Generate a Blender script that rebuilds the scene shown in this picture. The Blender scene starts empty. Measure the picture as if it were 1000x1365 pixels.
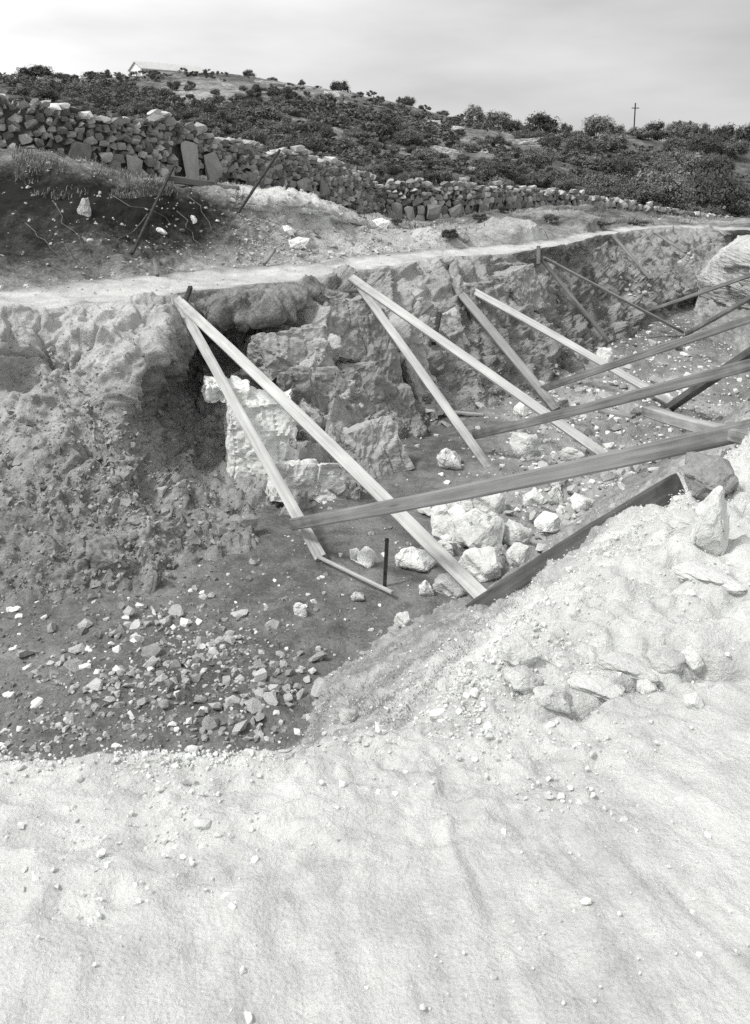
import bpy, bmesh, math, random
import numpy as np
from mathutils import Vector, Matrix
from mathutils.bvhtree import BVHTree

random.seed(7)
RNG = np.random.default_rng(11)
C = bpy.context.scene.collection
SC = bpy.context.scene

# ------------------------------------------------------------------ camera
EYE = 1.6                       # metres above the far bank's path
PITCH = math.radians(12.0)
FPX = 1257.0                    # focal length in photograph pixels (1000 px wide)
CX, CY = 500.0, 506.0           # where the lens axis meets the picture
cam_d = bpy.data.cameras.new('camera')
cam = bpy.data.objects.new('camera', cam_d)
C.objects.link(cam)
cam.location = (0, 0, EYE)
cam.rotation_euler = (math.pi / 2 - PITCH, 0, 0)
cam_d.sensor_fit = 'HORIZONTAL'
cam_d.sensor_width = 36
cam_d.lens = 36 * FPX / 1000
cam_d.shift_y = -(682.5 - CY) / 1000
cam_d.clip_start = 0.05
cam_d.clip_end = 9000
cam_d.dof.use_dof = True
cam_d.dof.focus_distance = 11
cam_d.dof.aperture_fstop = 14
SC.camera = cam

# ------------------------------------------------------------------ world, sun, exposure
SUN_EL, SUN_AZ = math.radians(52), math.radians(239)       # from the left, behind the camera
world = bpy.data.worlds.new('World')
SC.world = world
world.use_nodes = True
wn, wl = world.node_tree.nodes, world.node_tree.links
wn.clear()
w_out = wn.new('ShaderNodeOutputWorld')
w_bg = wn.new('ShaderNodeBackground')
w_bg.inputs['Strength'].default_value = 0.09
sky = wn.new('ShaderNodeTexSky')
sky.sky_type = 'NISHITA'
sky.sun_disc = False
sky.sun_elevation = SUN_EL
sky.sun_rotation = SUN_AZ
sky.air_density = 1.2
sky.dust_density = 3.0
w_bw = wn.new('ShaderNodeRGBToBW')                          # black-and-white picture
w_tc = wn.new('ShaderNodeTexCoord')
w_map = wn.new('ShaderNodeMapping')
w_map.inputs['Location'].default_value = (0.2, 0.35, 0.1)
w_map.inputs['Scale'].default_value = (1.1, 1.1, 4.2)
w_n = wn.new('ShaderNodeTexNoise')
w_n.inputs['Scale'].default_value = 1.7
w_n.inputs['Detail'].default_value = 6
w_n.inputs['Roughness'].default_value = 0.5
w_ramp = wn.new('ShaderNodeMapRange')
w_ramp.inputs['From Min'].default_value = 0.36
w_ramp.inputs['From Max'].default_value = 0.62
w_ramp.inputs['To Min'].default_value = 4.6
w_ramp.inputs['To Max'].default_value = 7.2
w_mix = wn.new('ShaderNodeMix')
w_mix.data_type = 'FLOAT'
w_mix.inputs[0].default_value = 0.85                        # how far the cloud deck covers the sky
wl.new(sky.outputs[0], w_bw.inputs[0])
wl.new(w_tc.outputs['Generated'], w_map.inputs[0])
wl.new(w_map.outputs[0], w_n.inputs['Vector'])
wl.new(w_n.outputs['Fac'], w_ramp.inputs['Value'])
wl.new(w_bw.outputs[0], w_mix.inputs[2])
wl.new(w_ramp.outputs[0], w_mix.inputs[3])
w_dot = wn.new('ShaderNodeVectorMath'); w_dot.operation = 'DOT_PRODUCT'      # the deck is thinner and brighter towards the sun
w_dot.inputs[1].default_value = (math.sin(SUN_AZ), math.cos(SUN_AZ), 0)
wl.new(w_tc.outputs['Generated'], w_dot.inputs[0])
w_side = wn.new('ShaderNodeMapRange')
for _k, _v in zip(('From Min', 'From Max', 'To Min', 'To Max'), (-0.88, -0.17, 0.50, 1.02)): w_side.inputs[_k].default_value = _v
wl.new(w_dot.outputs['Value'], w_side.inputs['Value'])
w_mul = wn.new('ShaderNodeMath'); w_mul.operation = 'MULTIPLY'
wl.new(w_mix.outputs[0], w_mul.inputs[0]); wl.new(w_side.outputs[0], w_mul.inputs[1])
wl.new(w_mul.outputs[0], w_bg.inputs['Color'])
wl.new(w_bg.outputs[0], w_out.inputs['Surface'])

sun_d = bpy.data.lights.new('sun', 'SUN')
sun_d.energy = 1.5
sun_d.angle = math.radians(10)
sun_d.color = (1.0, 0.99, 0.97)
sun = bpy.data.objects.new('sun', sun_d)
C.objects.link(sun)
to_sun = Vector((math.sin(SUN_AZ) * math.cos(SUN_EL), math.cos(SUN_AZ) * math.cos(SUN_EL), math.sin(SUN_EL)))
sun.rotation_euler = to_sun.to_track_quat('Z', 'Y').to_euler()

SC.view_settings.view_transform = 'Standard'
SC.view_settings.look = 'None'
SC.view_settings.gamma = 1
SC.view_settings.exposure = 1.05
SC.view_settings.use_curve_mapping = False
SC.render.engine = 'CYCLES'
SC.cycles.use_denoising = False      # keep the grain of a small-format film
SC.cycles.max_bounces = 5
SC.cycles.diffuse_bounces = 3

# ------------------------------------------------------------------ pixel -> world helpers (photograph pixels)
CP, SP = math.cos(PITCH), math.sin(PITCH)
def ray(px, py):
    x = (px - CX) / FPX
    y = -(py - CY) / FPX
    return Vector((x, CP + y * SP, -SP + y * CP))
def D(px, py, Y):
    d = ray(px, py)
    t = Y / d.y
    return Vector((d.x * t, Y, EYE + d.z * t))
def Z(px, py, z):
    d = ray(px, py)
    t = (z - EYE) / d.z
    return Vector((d.x * t, d.y * t, z))
def project(p):
    p = np.asarray(p, dtype=float)
    x, y, z = p[:, 0], p[:, 1], p[:, 2] - EYE
    fw = y * CP - z * SP
    up = y * SP + z * CP
    fw = np.where(fw < 1e-3, 1e-3, fw)
    return CX + FPX * x / fw, CY - FPX * up / fw

# ------------------------------------------------------------------ noise (numpy)
def _hash(ix, iy, iz, seed):
    with np.errstate(over='ignore'):
        h = (ix.astype(np.uint32) * np.uint32(374761393)) ^ (iy.astype(np.uint32) * np.uint32(668265263)) ^ (iz.astype(np.uint32) * np.uint32(2147483647 - 58741)) ^ np.uint32((seed * 974711 + 12345) & 0xffffffff)
        h = (h ^ (h >> np.uint32(13))) * np.uint32(1274126177)
        h = (h ^ (h >> np.uint32(16))) * np.uint32(2246822519)
        h = h ^ (h >> np.uint32(15))
    return h.astype(np.float64) / 4294967295.0
def vnoise(p, seed=0):
    i = np.floor(p).astype(np.int64)
    f = p - i
    f = f * f * f * (f * (f * 6 - 15) + 10)
    r = 0
    for dx in (0, 1):
        wx = f[:, 0] if dx else 1 - f[:, 0]
        for dy in (0, 1):
            wy = f[:, 1] if dy else 1 - f[:, 1]
            for dz in (0, 1):
                wz = f[:, 2] if dz else 1 - f[:, 2]
                r = r + wx * wy * wz * _hash(i[:, 0] + dx, i[:, 1] + dy, i[:, 2] + dz, seed)
    return r * 2 - 1
_ROT = np.array([[0.36, 0.48, -0.8], [-0.8, 0.6, 0.0], [0.48, 0.64, 0.6]])
def fbm(p, scale=1.0, octaves=4, seed=0, gain=0.5, ridged=False):
    q = np.asarray(p, dtype=float) / scale
    a, s, tot = 1.0, 0.0, 0.0
    for o in range(octaves):
        n = vnoise(q, seed + o * 7)
        if ridged:
            n = 1 - 2 * np.abs(n)
        s = s + a * n
        tot += a
        a *= gain
        q = (q @ _ROT.T) * 2.03 + 3.7
    return s / tot
def worley(p, scale=1.0, seed=0):
    q = np.asarray(p, dtype=float) / scale
    i = np.floor(q).astype(np.int64)
    f1 = np.full(len(q), 9.0); f2 = np.full(len(q), 9.0); cid = np.zeros(len(q))
    nx = np.zeros((len(q), 3))
    for dx in (-1, 0, 1):
        for dy in (-1, 0, 1):
            for dz in (-1, 0, 1):
                a, b, c = i[:, 0] + dx, i[:, 1] + dy, i[:, 2] + dz
                h1, h2, h3 = _hash(a, b, c, seed), _hash(a, b, c, seed + 1), _hash(a, b, c, seed + 2)
                pt = np.stack([a + h1, b + h2, c + h3], 1)
                d = np.linalg.norm(q - pt, axis=1)
                near = d < f1
                f2 = np.where(near, f1, np.minimum(f2, d))
                f1 = np.where(near, d, f1)
                cid = np.where(near, _hash(a, b, c, seed + 3), cid)
                nx = np.where(near[:, None], (q - pt), nx)
    return f1, f2, cid, nx
def facet(p, scale, seed):
    """rock broken into tilted flat faces: every cell has a step and a tilt of its own"""
    f1, f2, cid, off = worley(p, scale, seed)
    ang = cid * 40.0
    tilt = off[:, 0] * np.cos(ang) + off[:, 1] * np.sin(ang) + off[:, 2] * np.sin(ang * 1.7)
    e = np.clip((f2 - f1) / 0.16, 0, 1)
    return ((cid - 0.5) * 1.1 + tilt * 1.7) * (e * e * (3 - 2 * e))

# ------------------------------------------------------------------ mesh helpers
def obj(name, me, parent=None, mat=None):
    o = bpy.data.objects.new(name, me)
    C.objects.link(o)
    if parent is not None:
        o.parent = parent
    if mat is not None and me is not None and not me.materials:
        me.materials.append(mat)
    return o
def tag(o, label=None, cat=None, group=None, kind=None):
    if label: o['label'] = label
    if cat: o['category'] = cat
    if group: o['group'] = group
    if kind: o['kind'] = kind
    return o
def empty(name, loc=(0, 0, 0)):
    o = bpy.data.objects.new(name, None)
    o.location = loc
    o.empty_display_size = 0.1
    C.objects.link(o)
    return o
def mesh_np(name, verts, faces, smooth=True):
    """faces: (n,3) or (n,4) integer array"""
    me = bpy.data.meshes.new(name)
    verts = np.asarray(verts, dtype=np.float32)
    faces = np.asarray(faces, dtype=np.int32)
    n, k = faces.shape
    me.vertices.add(len(verts)); me.vertices.foreach_set('co', verts.ravel())
    me.loops.add(n * k); me.loops.foreach_set('vertex_index', faces.ravel())
    me.polygons.add(n)
    me.polygons.foreach_set('loop_start', np.arange(0, n * k, k, dtype=np.int32))
    me.update(calc_edges=True)
    me.polygons.foreach_set('use_smooth', np.full(n, smooth, dtype=bool))
    me.validate()
    return me
def attr(me, name, vals):
    a = me.attributes.new(name, 'FLOAT', 'POINT')
    a.data.foreach_set('value', np.asarray(vals, dtype=np.float32))
def grid_faces(nu, nv):
    i = np.arange((nu - 1) * (nv - 1))
    u, v = i // (nv - 1), i % (nv - 1)
    a = u * nv + v
    return np.stack([a, a + nv, a + nv + 1, a + 1], 1)
def cat_rom(P, n):
    """P: (k, ...) control values -> n samples through them (Catmull-Rom, softened)"""
    k = len(P)
    t = np.linspace(0, k - 1, n)
    i = np.clip(np.floor(t).astype(int), 0, k - 2)
    f = (t - i).reshape((-1,) + (1,) * (P.ndim - 1))
    p0, p1, p2, p3 = P[np.maximum(i - 1, 0)], P[i], P[i + 1], P[np.minimum(i + 2, k - 1)]
    m1, m2 = (p2 - p0) * 0.42, (p3 - p1) * 0.42
    return (2 * f**3 - 3 * f**2 + 1) * p1 + (f**3 - 2 * f**2 + f) * m1 + (-2 * f**3 + 3 * f**2) * p2 + (f**3 - f**2) * m2
def normals_grid(G):
    du = np.gradient(G, axis=0); dv = np.gradient(G, axis=1)
    n = np.cross(du, dv)
    return n / (np.linalg.norm(n, axis=2, keepdims=True) + 1e-9)

# ------------------------------------------------------------------ materials (all neutral: the photograph is black and white)
TINT = (0.985, 1.0, 0.975)
def grey(v):
    return (v * TINT[0], v * TINT[1], v * TINT[2], 1)
class NT:
    def __init__(s, name):
        s.m = bpy.data.materials.new(name); s.m.use_nodes = True
        s.n, s.l = s.m.node_tree.nodes, s.m.node_tree.links
        s.b = s.n['Principled BSDF']
        s.b.inputs['Roughness'].default_value = 0.95
        s.b.inputs['Specular IOR Level'].default_value = 0.15
        s.tc = s.n.new('ShaderNodeTexCoord')
    def noise(s, scale, detail=5, rough=0.55, vec=None, w=None):
        n = s.n.new('ShaderNodeTexNoise')
        n.inputs['Scale'].default_value = scale; n.inputs['Detail'].default_value = detail; n.inputs['Roughness'].default_value = rough
        s.l.new(vec if vec is not None else s.tc.outputs['Object'], n.inputs['Vector'])
        return n.outputs['Fac']
    def voro(s, scale, feature='F1', vec=None):
        n = s.n.new('ShaderNodeTexVoronoi'); n.feature = feature
        n.inputs['Scale'].default_value = scale
        s.l.new(vec if vec is not None else s.tc.outputs['Object'], n.inputs['Vector'])
        return n.outputs['Distance']
    def math(s, op, a, b=None, c=None, clamp=False):
        n = s.n.new('ShaderNodeMath'); n.operation = op; n.use_clamp = clamp
        for i, v in enumerate((a, b, c)):
            if v is None: continue
            if isinstance(v, (int, float)): n.inputs[i].default_value = v
            else: s.l.new(v, n.inputs[i])
        return n.outputs[0]
    def rng(s, v, a, b, c=0.0, d=1.0):
        n = s.n.new('ShaderNodeMapRange')
        for k, x in zip(('From Min', 'From Max', 'To Min', 'To Max'), (a, b, c, d)): n.inputs[k].default_value = x
        s.l.new(v, n.inputs['Value'])
        return n.outputs[0]
    def ramp(s, v, stops):
        n = s.n.new('ShaderNodeValToRGB')
        e = n.color_ramp.elements
        e[0].position, e[0].color = stops[0][0], grey(stops[0][1])
        e[1].position, e[1].color = stops[-1][0], grey(stops[-1][1])
        for p, g in stops[1:-1]:
            x = e.new(p); x.color = grey(g)
        s.l.new(v, n.inputs['Fac'])
        return n.outputs['Color']
    def attr(s, name):
        n = s.n.new('ShaderNodeAttribute'); n.attribute_name = name
        return n.outputs['Fac']
    def rnd(s):
        return s.n.new('ShaderNodeObjectInfo').outputs['Random']
    def island(s):
        return s.n.new('ShaderNodeNewGeometry').outputs['Random Per Island']
    def mapping(s, scale):
        n = s.n.new('ShaderNodeMapping'); n.inputs['Scale'].default_value = scale
        s.l.new(s.tc.outputs['Object'], n.inputs['Vector'])
        return n.outputs[0]
    def color(s, c):
        s.l.new(c, s.b.inputs['Base Color'])
    def bump(s, h, strength=0.6, dist=0.05):
        n = s.n.new('ShaderNodeBump'); n.inputs['Strength'].default_value = strength; n.inputs['Distance'].default_value = dist
        s.l.new(h, n.inputs['Height']); s.l.new(n.outputs[0], s.b.inputs['Normal'])
        return s.m

def earth_mat(name, stops, big=0.9, mid=5.0, fine=28.0, amp=0.5, bumpd=0.05, speck=0.35):
    t = NT(name)
    v = t.attr('pale')
    v = t.math('ADD', v, t.math('MULTIPLY', t.math('SUBTRACT', t.noise(big, 5), 0.5), amp))
    v = t.math('ADD', v, t.math('MULTIPLY', t.math('SUBTRACT', t.noise(mid, 6, 0.65), 0.5), amp * 1.3))
    v = t.math('ADD', v, t.math('MULTIPLY', t.math('SUBTRACT', t.noise(fine, 5, 0.7), 0.5), amp * speck * 3.0))
    t.color(t.ramp(v, stops))
    h = t.math('ADD', t.noise(mid * 1.8, 8, 0.7), t.math('MULTIPLY', t.noise(fine * 1.3, 6, 0.7), 0.5))
    h = t.math('ADD', h, t.math('MULTIPLY', t.voro(fine * 0.7), 0.25))
    return t.bump(h, 0.85, bumpd)
EARTH = [(0.0, 0.05), (0.22, 0.16), (0.48, 0.33), (0.75, 0.50), (1.0, 0.66)]
M_wall = earth_mat('cut_earth_and_limestone', EARTH, 0.8, 4.5, 26, 0.55, 0.06)
M_floor = earth_mat('trench_soil', [(0.0, 0.055), (0.25, 0.12), (0.5, 0.25), (0.75, 0.40), (1.0, 0.55)], 0.7, 5, 34, 0.45, 0.04)
M_path = earth_mat('trodden_pale_dust', [(0.0, 0.14), (0.35, 0.36), (0.6, 0.55), (1.0, 0.70)], 0.6, 4, 30, 0.35, 0.03)
M_terrace = earth_mat('shaded_root_soil', [(0.0, 0.018), (0.15, 0.05), (0.35, 0.17), (0.55, 0.34), (0.8, 0.56), (1.0, 0.7)], 0.6, 3.5, 20, 0.5, 0.06)  # dark end of the ramp: humus plus shade on the root bank
M_bank = earth_mat('pale_limestone_sand', [(0.0, 0.10), (0.3, 0.26), (0.6, 0.50), (0.85, 0.68), (1.0, 0.76)], 1.6, 16, 120, 0.42, 0.02)
M_hill = earth_mat('dry_hillside', [(0.0, 0.035), (0.35, 0.09), (0.6, 0.20), (0.85, 0.36), (1.0, 0.5)], 0.06, 0.3, 1.6, 0.9, 0.5)

def stone_mat(name, lo, hi, sc=7.0, isl=True, bumpd=0.02):
    t = NT(name)
    r = t.rnd()
    if isl:
        r = t.math('FRACT', t.math('ADD', r, t.island()))
    base = t.rng(r, 0, 1, -0.28, 0.28)
    v = t.math('ADD', t.math('ADD', t.noise(sc, 6, 0.65), base), t.math('MULTIPLY', t.math('SUBTRACT', t.noise(sc * 6, 4, 0.7), 0.5), 0.5))
    t.color(t.ramp(v, [(0.1, lo), (0.5, (lo + hi) / 2), (0.85, hi)]))
    return t.bump(t.math('ADD', t.noise(sc * 2, 8, 0.7), t.math('MULTIPLY', t.voro(sc * 3), 0.3)), 0.7, bumpd)
M_white_stone = stone_mat('white_limestone', 0.50, 0.84, 6)
M_rubble = stone_mat('grey_rubble', 0.20, 0.58, 9)
M_palerubble = stone_mat('dusty_pale_rubble', 0.34, 0.70, 9)
M_clod = stone_mat('earth_clod', 0.13, 0.40, 12)
M_wallstone = stone_mat('lichened_fieldstone', 0.09, 0.36, 5)
M_palewallstone = stone_mat('pale_fieldstone', 0.28, 0.62, 5)
M_rockface = stone_mat('quarry_rock', 0.26, 0.72, 4.0, bumpd=0.05)
M_darkrock = stone_mat('weathered_rock', 0.17, 0.46, 4.0, bumpd=0.04)

def wood_mat(name, lo, hi):
    t = NT(name)
    g = t.noise(1.0, 7, 0.6, t.mapping((1.2, 30, 30)))
    b = t.noise(1.3, 3, 0.5)
    v = t.math('ADD', t.math('MULTIPLY', g, 0.8), t.math('MULTIPLY', b, 0.55))
    v = t.math('SUBTRACT', v, t.math('MULTIPLY', t.rng(t.voro(1.0, 'F1', t.mapping((1.3, 7, 7))), 0.06, 0.16, 1, 0), 0.22))     # knots
    v = t.math('ADD', v, t.rng(t.rnd(), 0, 1, -0.1, 0.1))
    stain = t.math('MULTIPLY', t.attr('mud'), t.rng(t.noise(3.2, 5, .65), .38, .6))
    stain = t.math('ADD', stain, t.math('MULTIPLY', t.rng(t.noise(1.1, 4, .6, t.mapping((1, 4, 4))), .55, .72), .55))
    v = t.math('SUBTRACT', v, t.math('MULTIPLY', stain, .26))
    t.color(t.ramp(v, [(0.28, lo * .55), (0.48, lo), (0.66, (lo + hi) / 2), (0.9, hi)]))
    t.b.inputs['Roughness'].default_value = 0.85
    return t.bump(g, 0.4, 0.01)
M_wood = wood_mat('pale_sawn_timber', 0.26, 0.55)
M_wood_grey = wood_mat('weathered_timber', 0.13, 0.32)
M_wood_dark = wood_mat('wet_dark_timber', 0.07, 0.17)
def plain_mat(name, lo, hi, sc, rough=0.9):
    t = NT(name)
    t.color(t.ramp(t.noise(sc, 5), [(0.3, lo), (0.7, hi)]))
    t.b.inputs['Roughness'].default_value = rough
    return t.bump(t.noise(sc * 4, 4), 0.3, 0.01)
M_iron = plain_mat('rusty_iron', 0.02, 0.06, 20, 0.7)
M_bark = plain_mat('bark', 0.05, 0.12, 8)
M_plaster = plain_mat('whitewashed_wall', 0.70, 0.85, 0.8)
M_rooftile = plain_mat('pale_roof', 0.42, 0.56, 1.5)
M_dead = plain_mat('dry_twig', 0.07, 0.16, 12)
def leaf_mat(name, lo, hi):
    t = NT(name)
    r = t.math('ADD', t.math('MULTIPLY', t.island(), 0.25), t.math('MULTIPLY', t.rnd(), 0.80))
    t.color(t.ramp(r, [(0.1, lo), (1.0, hi)]))
    return t.m
M_leaf = leaf_mat('maquis_leaf', 0.065, 0.17)
M_leaf2 = leaf_mat('dusty_leaf', 0.10, 0.24)
M_drygrass = leaf_mat('dry_grass', 0.16, 0.50)

# ================================================================== THE LAND
# Feature lines of the ground, each a row of 15 points read across the picture.
def rowD(v): return [D(*a) for a in v]
def rowZ(v, z): return [Z(a[0], a[1], z) for a in v]
r_top = rowZ([(-250,425),(30,411),(130,402),(205,396),(255,388),(330,380),(425,371),(520,355),(600,343),(680,337),(750,327),(810,312),(890,303),(980,306),(1250,318)], 0.0)
r_lip = rowD([(-250,450,10.75),(30,432,11.65),(130,425,11.98),(208,415,12.5),(256,420,13.6),(332,425,13.5),(427,390,14.6),(525,375,17.4),(608,365,19.2),(692,360,21.4),(762,345,25),(822,328,29),(900,318,31),(985,318,31.3),(1250,332,32.3)])
r_up = rowD([(-250,500,10.6),(30,470,11.35),(130,465,11.45),(222,450,11.75),(268,455,14.5),(340,447,13.95),(430,420,14.3),(530,410,16.3),(620,400,18.2),(710,390,20.6),(780,370,24),(840,350,28),(910,335,30.5),(990,335,31),(1250,350,32)])
r_low = rowD([(-250,590,10.1),(30,570,10.75),(130,565,10.75),(172,560,10.8),(250,540,13.7),(345,525,13.3),(440,510,13.4),(540,480,15.3),(635,455,17.3),(725,435,19.8),(795,405,23.2),(855,380,27),(925,360,29.5),(1000,360,30),(1250,380,31)])
r_tal = rowD([(-250,700,9.2),(30,680,9.5),(130,675,9.6),(190,660,9.9),(268,605,12.2),(355,606,12.2),(450,580,12.8),(545,540,14.7),(640,510,16.5),(735,475,19),(805,440,22.4),(870,408,26.3),(935,385,28.8),(1010,385,29.3),(1250,405,30)])
r_foot = rowZ([(-250,800),(30,800),(130,790),(210,770),(290,735),(370,690),(470,645),(560,580),(650,540),(745,497),(815,458),(880,422),(945,400),(1015,400),(1250,420)], -2.25)
r_under = [p + Vector((0.2, -1.2, -0.9)) for p in r_foot]
r_back = rowZ([(-250,402),(30,384),(130,374),(200,367),(255,361),(330,355),(430,348),(520,337),(600,331),(680,325),(750,316),(810,304),(890,299),(980,301),(1250,312)], 0.08)
r_mmid = rowD([(-250,315,16.0),(30,312,15.9),(130,316,15.8),(200,326,16.5),(255,328,17.0),(330,326,17.8),(430,327,19.2),(510,326,21.4),(600,321,23.2),(690,312,25),(760,305,29.5),(815,298,33),(890,295,36),(980,296,37),(1250,305,38)])
r_crest = rowD([(-250,190,18),(30,205,18),(130,225,18),(200,240,18.4),(255,250,18.9),(330,256,19.6),(420,266,21.4),(500,298,24.4),(600,303,28),(690,292,34),(760,288,40),(815,288,45),(890,291,47),(980,293,48),(1250,298,50)])
r_base = rowD([(-250,175,20),(30,203,21.5),(130,222,22.5),(200,236,24),(255,244,25.5),(330,251,28),(420,266,33),(505,288,40),(600,294,42),(690,285,48),(760,280,55),(815,281,62),(890,289,72),(980,299,82),(1250,318,100)])
r_behind = rowD([(-250,140,28),(30,172,28),(130,190,29),(200,202,31),(255,210,33),(330,224,36),(420,242,42),(505,262,49),(600,266,52),(690,265,58),(760,272,66),(815,278,74),(890,290,84),(980,300,94),(1250,316,112)])
r_hlow = rowD([(-250,130,60),(30,140,60),(130,150,60),(200,160,60),(255,170,62),(330,185,66),(420,205,72),(505,225,78),(600,232,84),(690,242,90),(760,254,95),(815,264,100),(890,277,105),(980,287,112),(1250,302,125)])
r_hmid = rowD([(-250,110,130),(30,118,130),(130,125,130),(200,130,130),(255,135,130),(330,140,130),(420,155,130),(505,172,130),(600,192,130),(690,208,130),(760,218,130),(815,228,132),(890,240,135),(980,250,140),(1250,270,150)])
r_hcrest = rowD([(-250,104,240),(30,113,230),(130,111,240),(200,106,250),(255,104,240),(330,106,230),(430,122,220),(520,142,210),(620,165,200),(700,184,190),(770,190,182),(830,189,178),(890,194,176),(980,203,178),(1250,225,190)])
r_far1 = [Vector((p.x * 1.25, p.y * 1.25, p.z - 9)) for p in r_hcrest]
r_far2 = [Vector((p.x * 3.5, p.y * 3.5, -25)) for p in r_hcrest]
r_far3 = [Vector((p.x * 30, p.y * 30, -40)) for p in r_hcrest]

r_cut = rowD([(-250,245,17.3),(30,246,17.2),(130,258,17.1),(200,268,17.4),(255,280,17.9),(330,286,18.7),(425,294,20.3),(505,310,22.8),(600,311,25),(690,302,29),(760,297,34),(815,293,38),(890,293,41),(980,295,42),(1250,302,44)])

def loft(rows, nu, nvs):
    """rows: list of feature lines; nvs: samples per gap. Straight-ish across gaps through all rows (Catmull-Rom)."""
    rows = [[r[0] + (r[0] - r[1]) * 2.2] + list(r) for r in rows]  # the ground goes on to the left
    P = np.array([[list(p) for p in r] for r in rows])            # rows x cols x 3
    P = np.stack([cat_rom(P[k], nu) for k in range(len(P))], 1)   # nu x rows x 3
    k = P.shape[1]
    ts = np.concatenate([np.linspace(i, i + 1, n, endpoint=False) for i, n in enumerate(nvs)] + [[k - 1]])
    i = np.clip(np.floor(ts).astype(int), 0, k - 2); f = (ts - i).reshape(1, -1, 1)
    p0, p1, p2, p3 = P[:, np.maximum(i - 1, 0)], P[:, i], P[:, i + 1], P[:, np.minimum(i + 2, k - 1)]
    m1, m2 = (p2 - p0) * 0.40, (p3 - p1) * 0.40
    G = (2*f**3 - 3*f**2 + 1) * p1 + (f**3 - 2*f**2 + f) * m1 + (-2*f**3 + 3*f**2) * p2 + (f**3 - f**2) * m2
    return G, ts
def loft_vals(vals, nu, ts):
    V = np.array(vals, dtype=float)
    V = np.concatenate([V[:, :1], V], 1)
    x = np.linspace(0, V.shape[1] - 1, nu)
    V = np.stack([np.interp(x, np.arange(V.shape[1]), r) for r in V], 0)      # rows x nu
    return np.stack([np.interp(ts, np.arange(V.shape[0]), V[:, j]) for j in range(nu)], 0)   # nu x nv
def common(p):
    """the wobble every piece of ground shares, so that neighbouring pieces still meet"""
    a = fbm(p, 1.3, 4, 3)[:, None] * np.array([0.10, 0.10, 0.05])
    b = fbm(p, 0.35, 3, 5)[:, None] * np.array([0.05, 0.05, 0.03])
    return a + b

# ---- the cut face of the trench
NU = 720
G, ts = loft([r_under, r_foot, r_tal, r_low, r_up, r_lip, r_top], NU, [14, 70, 80, 75, 45, 40])
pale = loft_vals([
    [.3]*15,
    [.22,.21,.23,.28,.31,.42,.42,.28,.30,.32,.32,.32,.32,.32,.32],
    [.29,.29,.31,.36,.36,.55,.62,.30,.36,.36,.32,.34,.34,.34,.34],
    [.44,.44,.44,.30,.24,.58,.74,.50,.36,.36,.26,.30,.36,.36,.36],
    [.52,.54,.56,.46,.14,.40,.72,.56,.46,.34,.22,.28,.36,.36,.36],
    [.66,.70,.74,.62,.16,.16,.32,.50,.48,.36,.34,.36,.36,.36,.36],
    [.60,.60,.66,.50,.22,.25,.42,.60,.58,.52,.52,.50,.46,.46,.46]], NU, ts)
rock = loft_vals([
    [0]*15,
    [.1,.1,.1,.1,.1,.4,.5,.3,.2,.2,.3,.3,.3,.3,.3],
    [.15,.15,.15,.15,.1,.7,.9,.6,.35,.4,.5,.4,.4,.4,.4],
    [.3,.3,.35,.3,.2,.9,1.1,.9,.4,.4,.45,.5,.5,.5,.5],
    [.4,.42,.42,.4,.25,.7,1.1,1.0,.5,.45,.5,.5,.5,.5,.5],
    [.35,.35,.35,.3,.12,.18,.7,.8,.6,.6,.7,.5,.5,.5,.5],
    [0]*15], NU, ts)
N = normals_grid(G)
if N[NU // 3, len(ts) // 2, 1] > 0: N = -N
p = G.reshape(-1, 3); n = N.reshape(-1, 3); rk = rock.ravel()
env = np.clip((6.0 - np.tile(ts, NU)) / 0.5, 0, 1) * np.clip(np.tile(ts, NU) / 1.0, 0, 1)
warp = p + np.stack([fbm(p, 0.5, 3, 21), fbm(p, 0.5, 3, 22), fbm(p, 0.5, 3, 23)], 1) * 0.14
q = warp * np.array([1.0, 0.8, 0.75])
big = facet(q, 0.75, 31)
small = facet(q + 5, 0.36, 41)
strata = fbm(p * np.array([0.35, 0.35, 2.2]), 0.45, 3, 51, ridged=True)
f1_, f2_, _c, _o = worley(q * np.array([1.0, 1.0, .8]) + 9, 1.05, 47)
cracks = np.exp(-((f2_ - f1_) / 0.035) ** 2) * np.clip(.3 + 1.6 * fbm(p, 1.5, 2, 48), 0, 1)
disp = rk * (0.36 * big + 0.13 * small + 0.05 * strata) - 0.16 * cracks * np.clip(rk * 1.5, 0, 1) + (0.05 + 0.03 * rk) * fbm(p, 0.55, 5, 61) \
     + (1 - np.clip(rk, 0, 1)) * (0.16 * fbm(q, 0.95, 5, 63, ridged=True) + 0.09 * facet(q * np.array([1, 1, 1.4]), 0.55, 66) + .05 * facet(q + 3, .2, 67)) \
     + 0.055 * fbm(p, 0.16, 4, 71) + 0.025 * np.maximum(fbm(p, 0.07, 2, 75), 0)
p2 = p + n * (disp * env)[:, None] + common(p)
pale_v = pale.ravel() + rk * 0.10 * (worley(q, 0.75, 31)[2] - 0.5) + 0.08 * fbm(p * np.array([.3, .3, 2.5]), 0.5, 3, 53)
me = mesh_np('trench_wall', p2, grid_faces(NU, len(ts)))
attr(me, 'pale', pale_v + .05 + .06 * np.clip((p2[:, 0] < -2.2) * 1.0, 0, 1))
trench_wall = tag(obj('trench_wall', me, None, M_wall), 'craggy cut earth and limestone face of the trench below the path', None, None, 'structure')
WALL_V = p2

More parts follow.
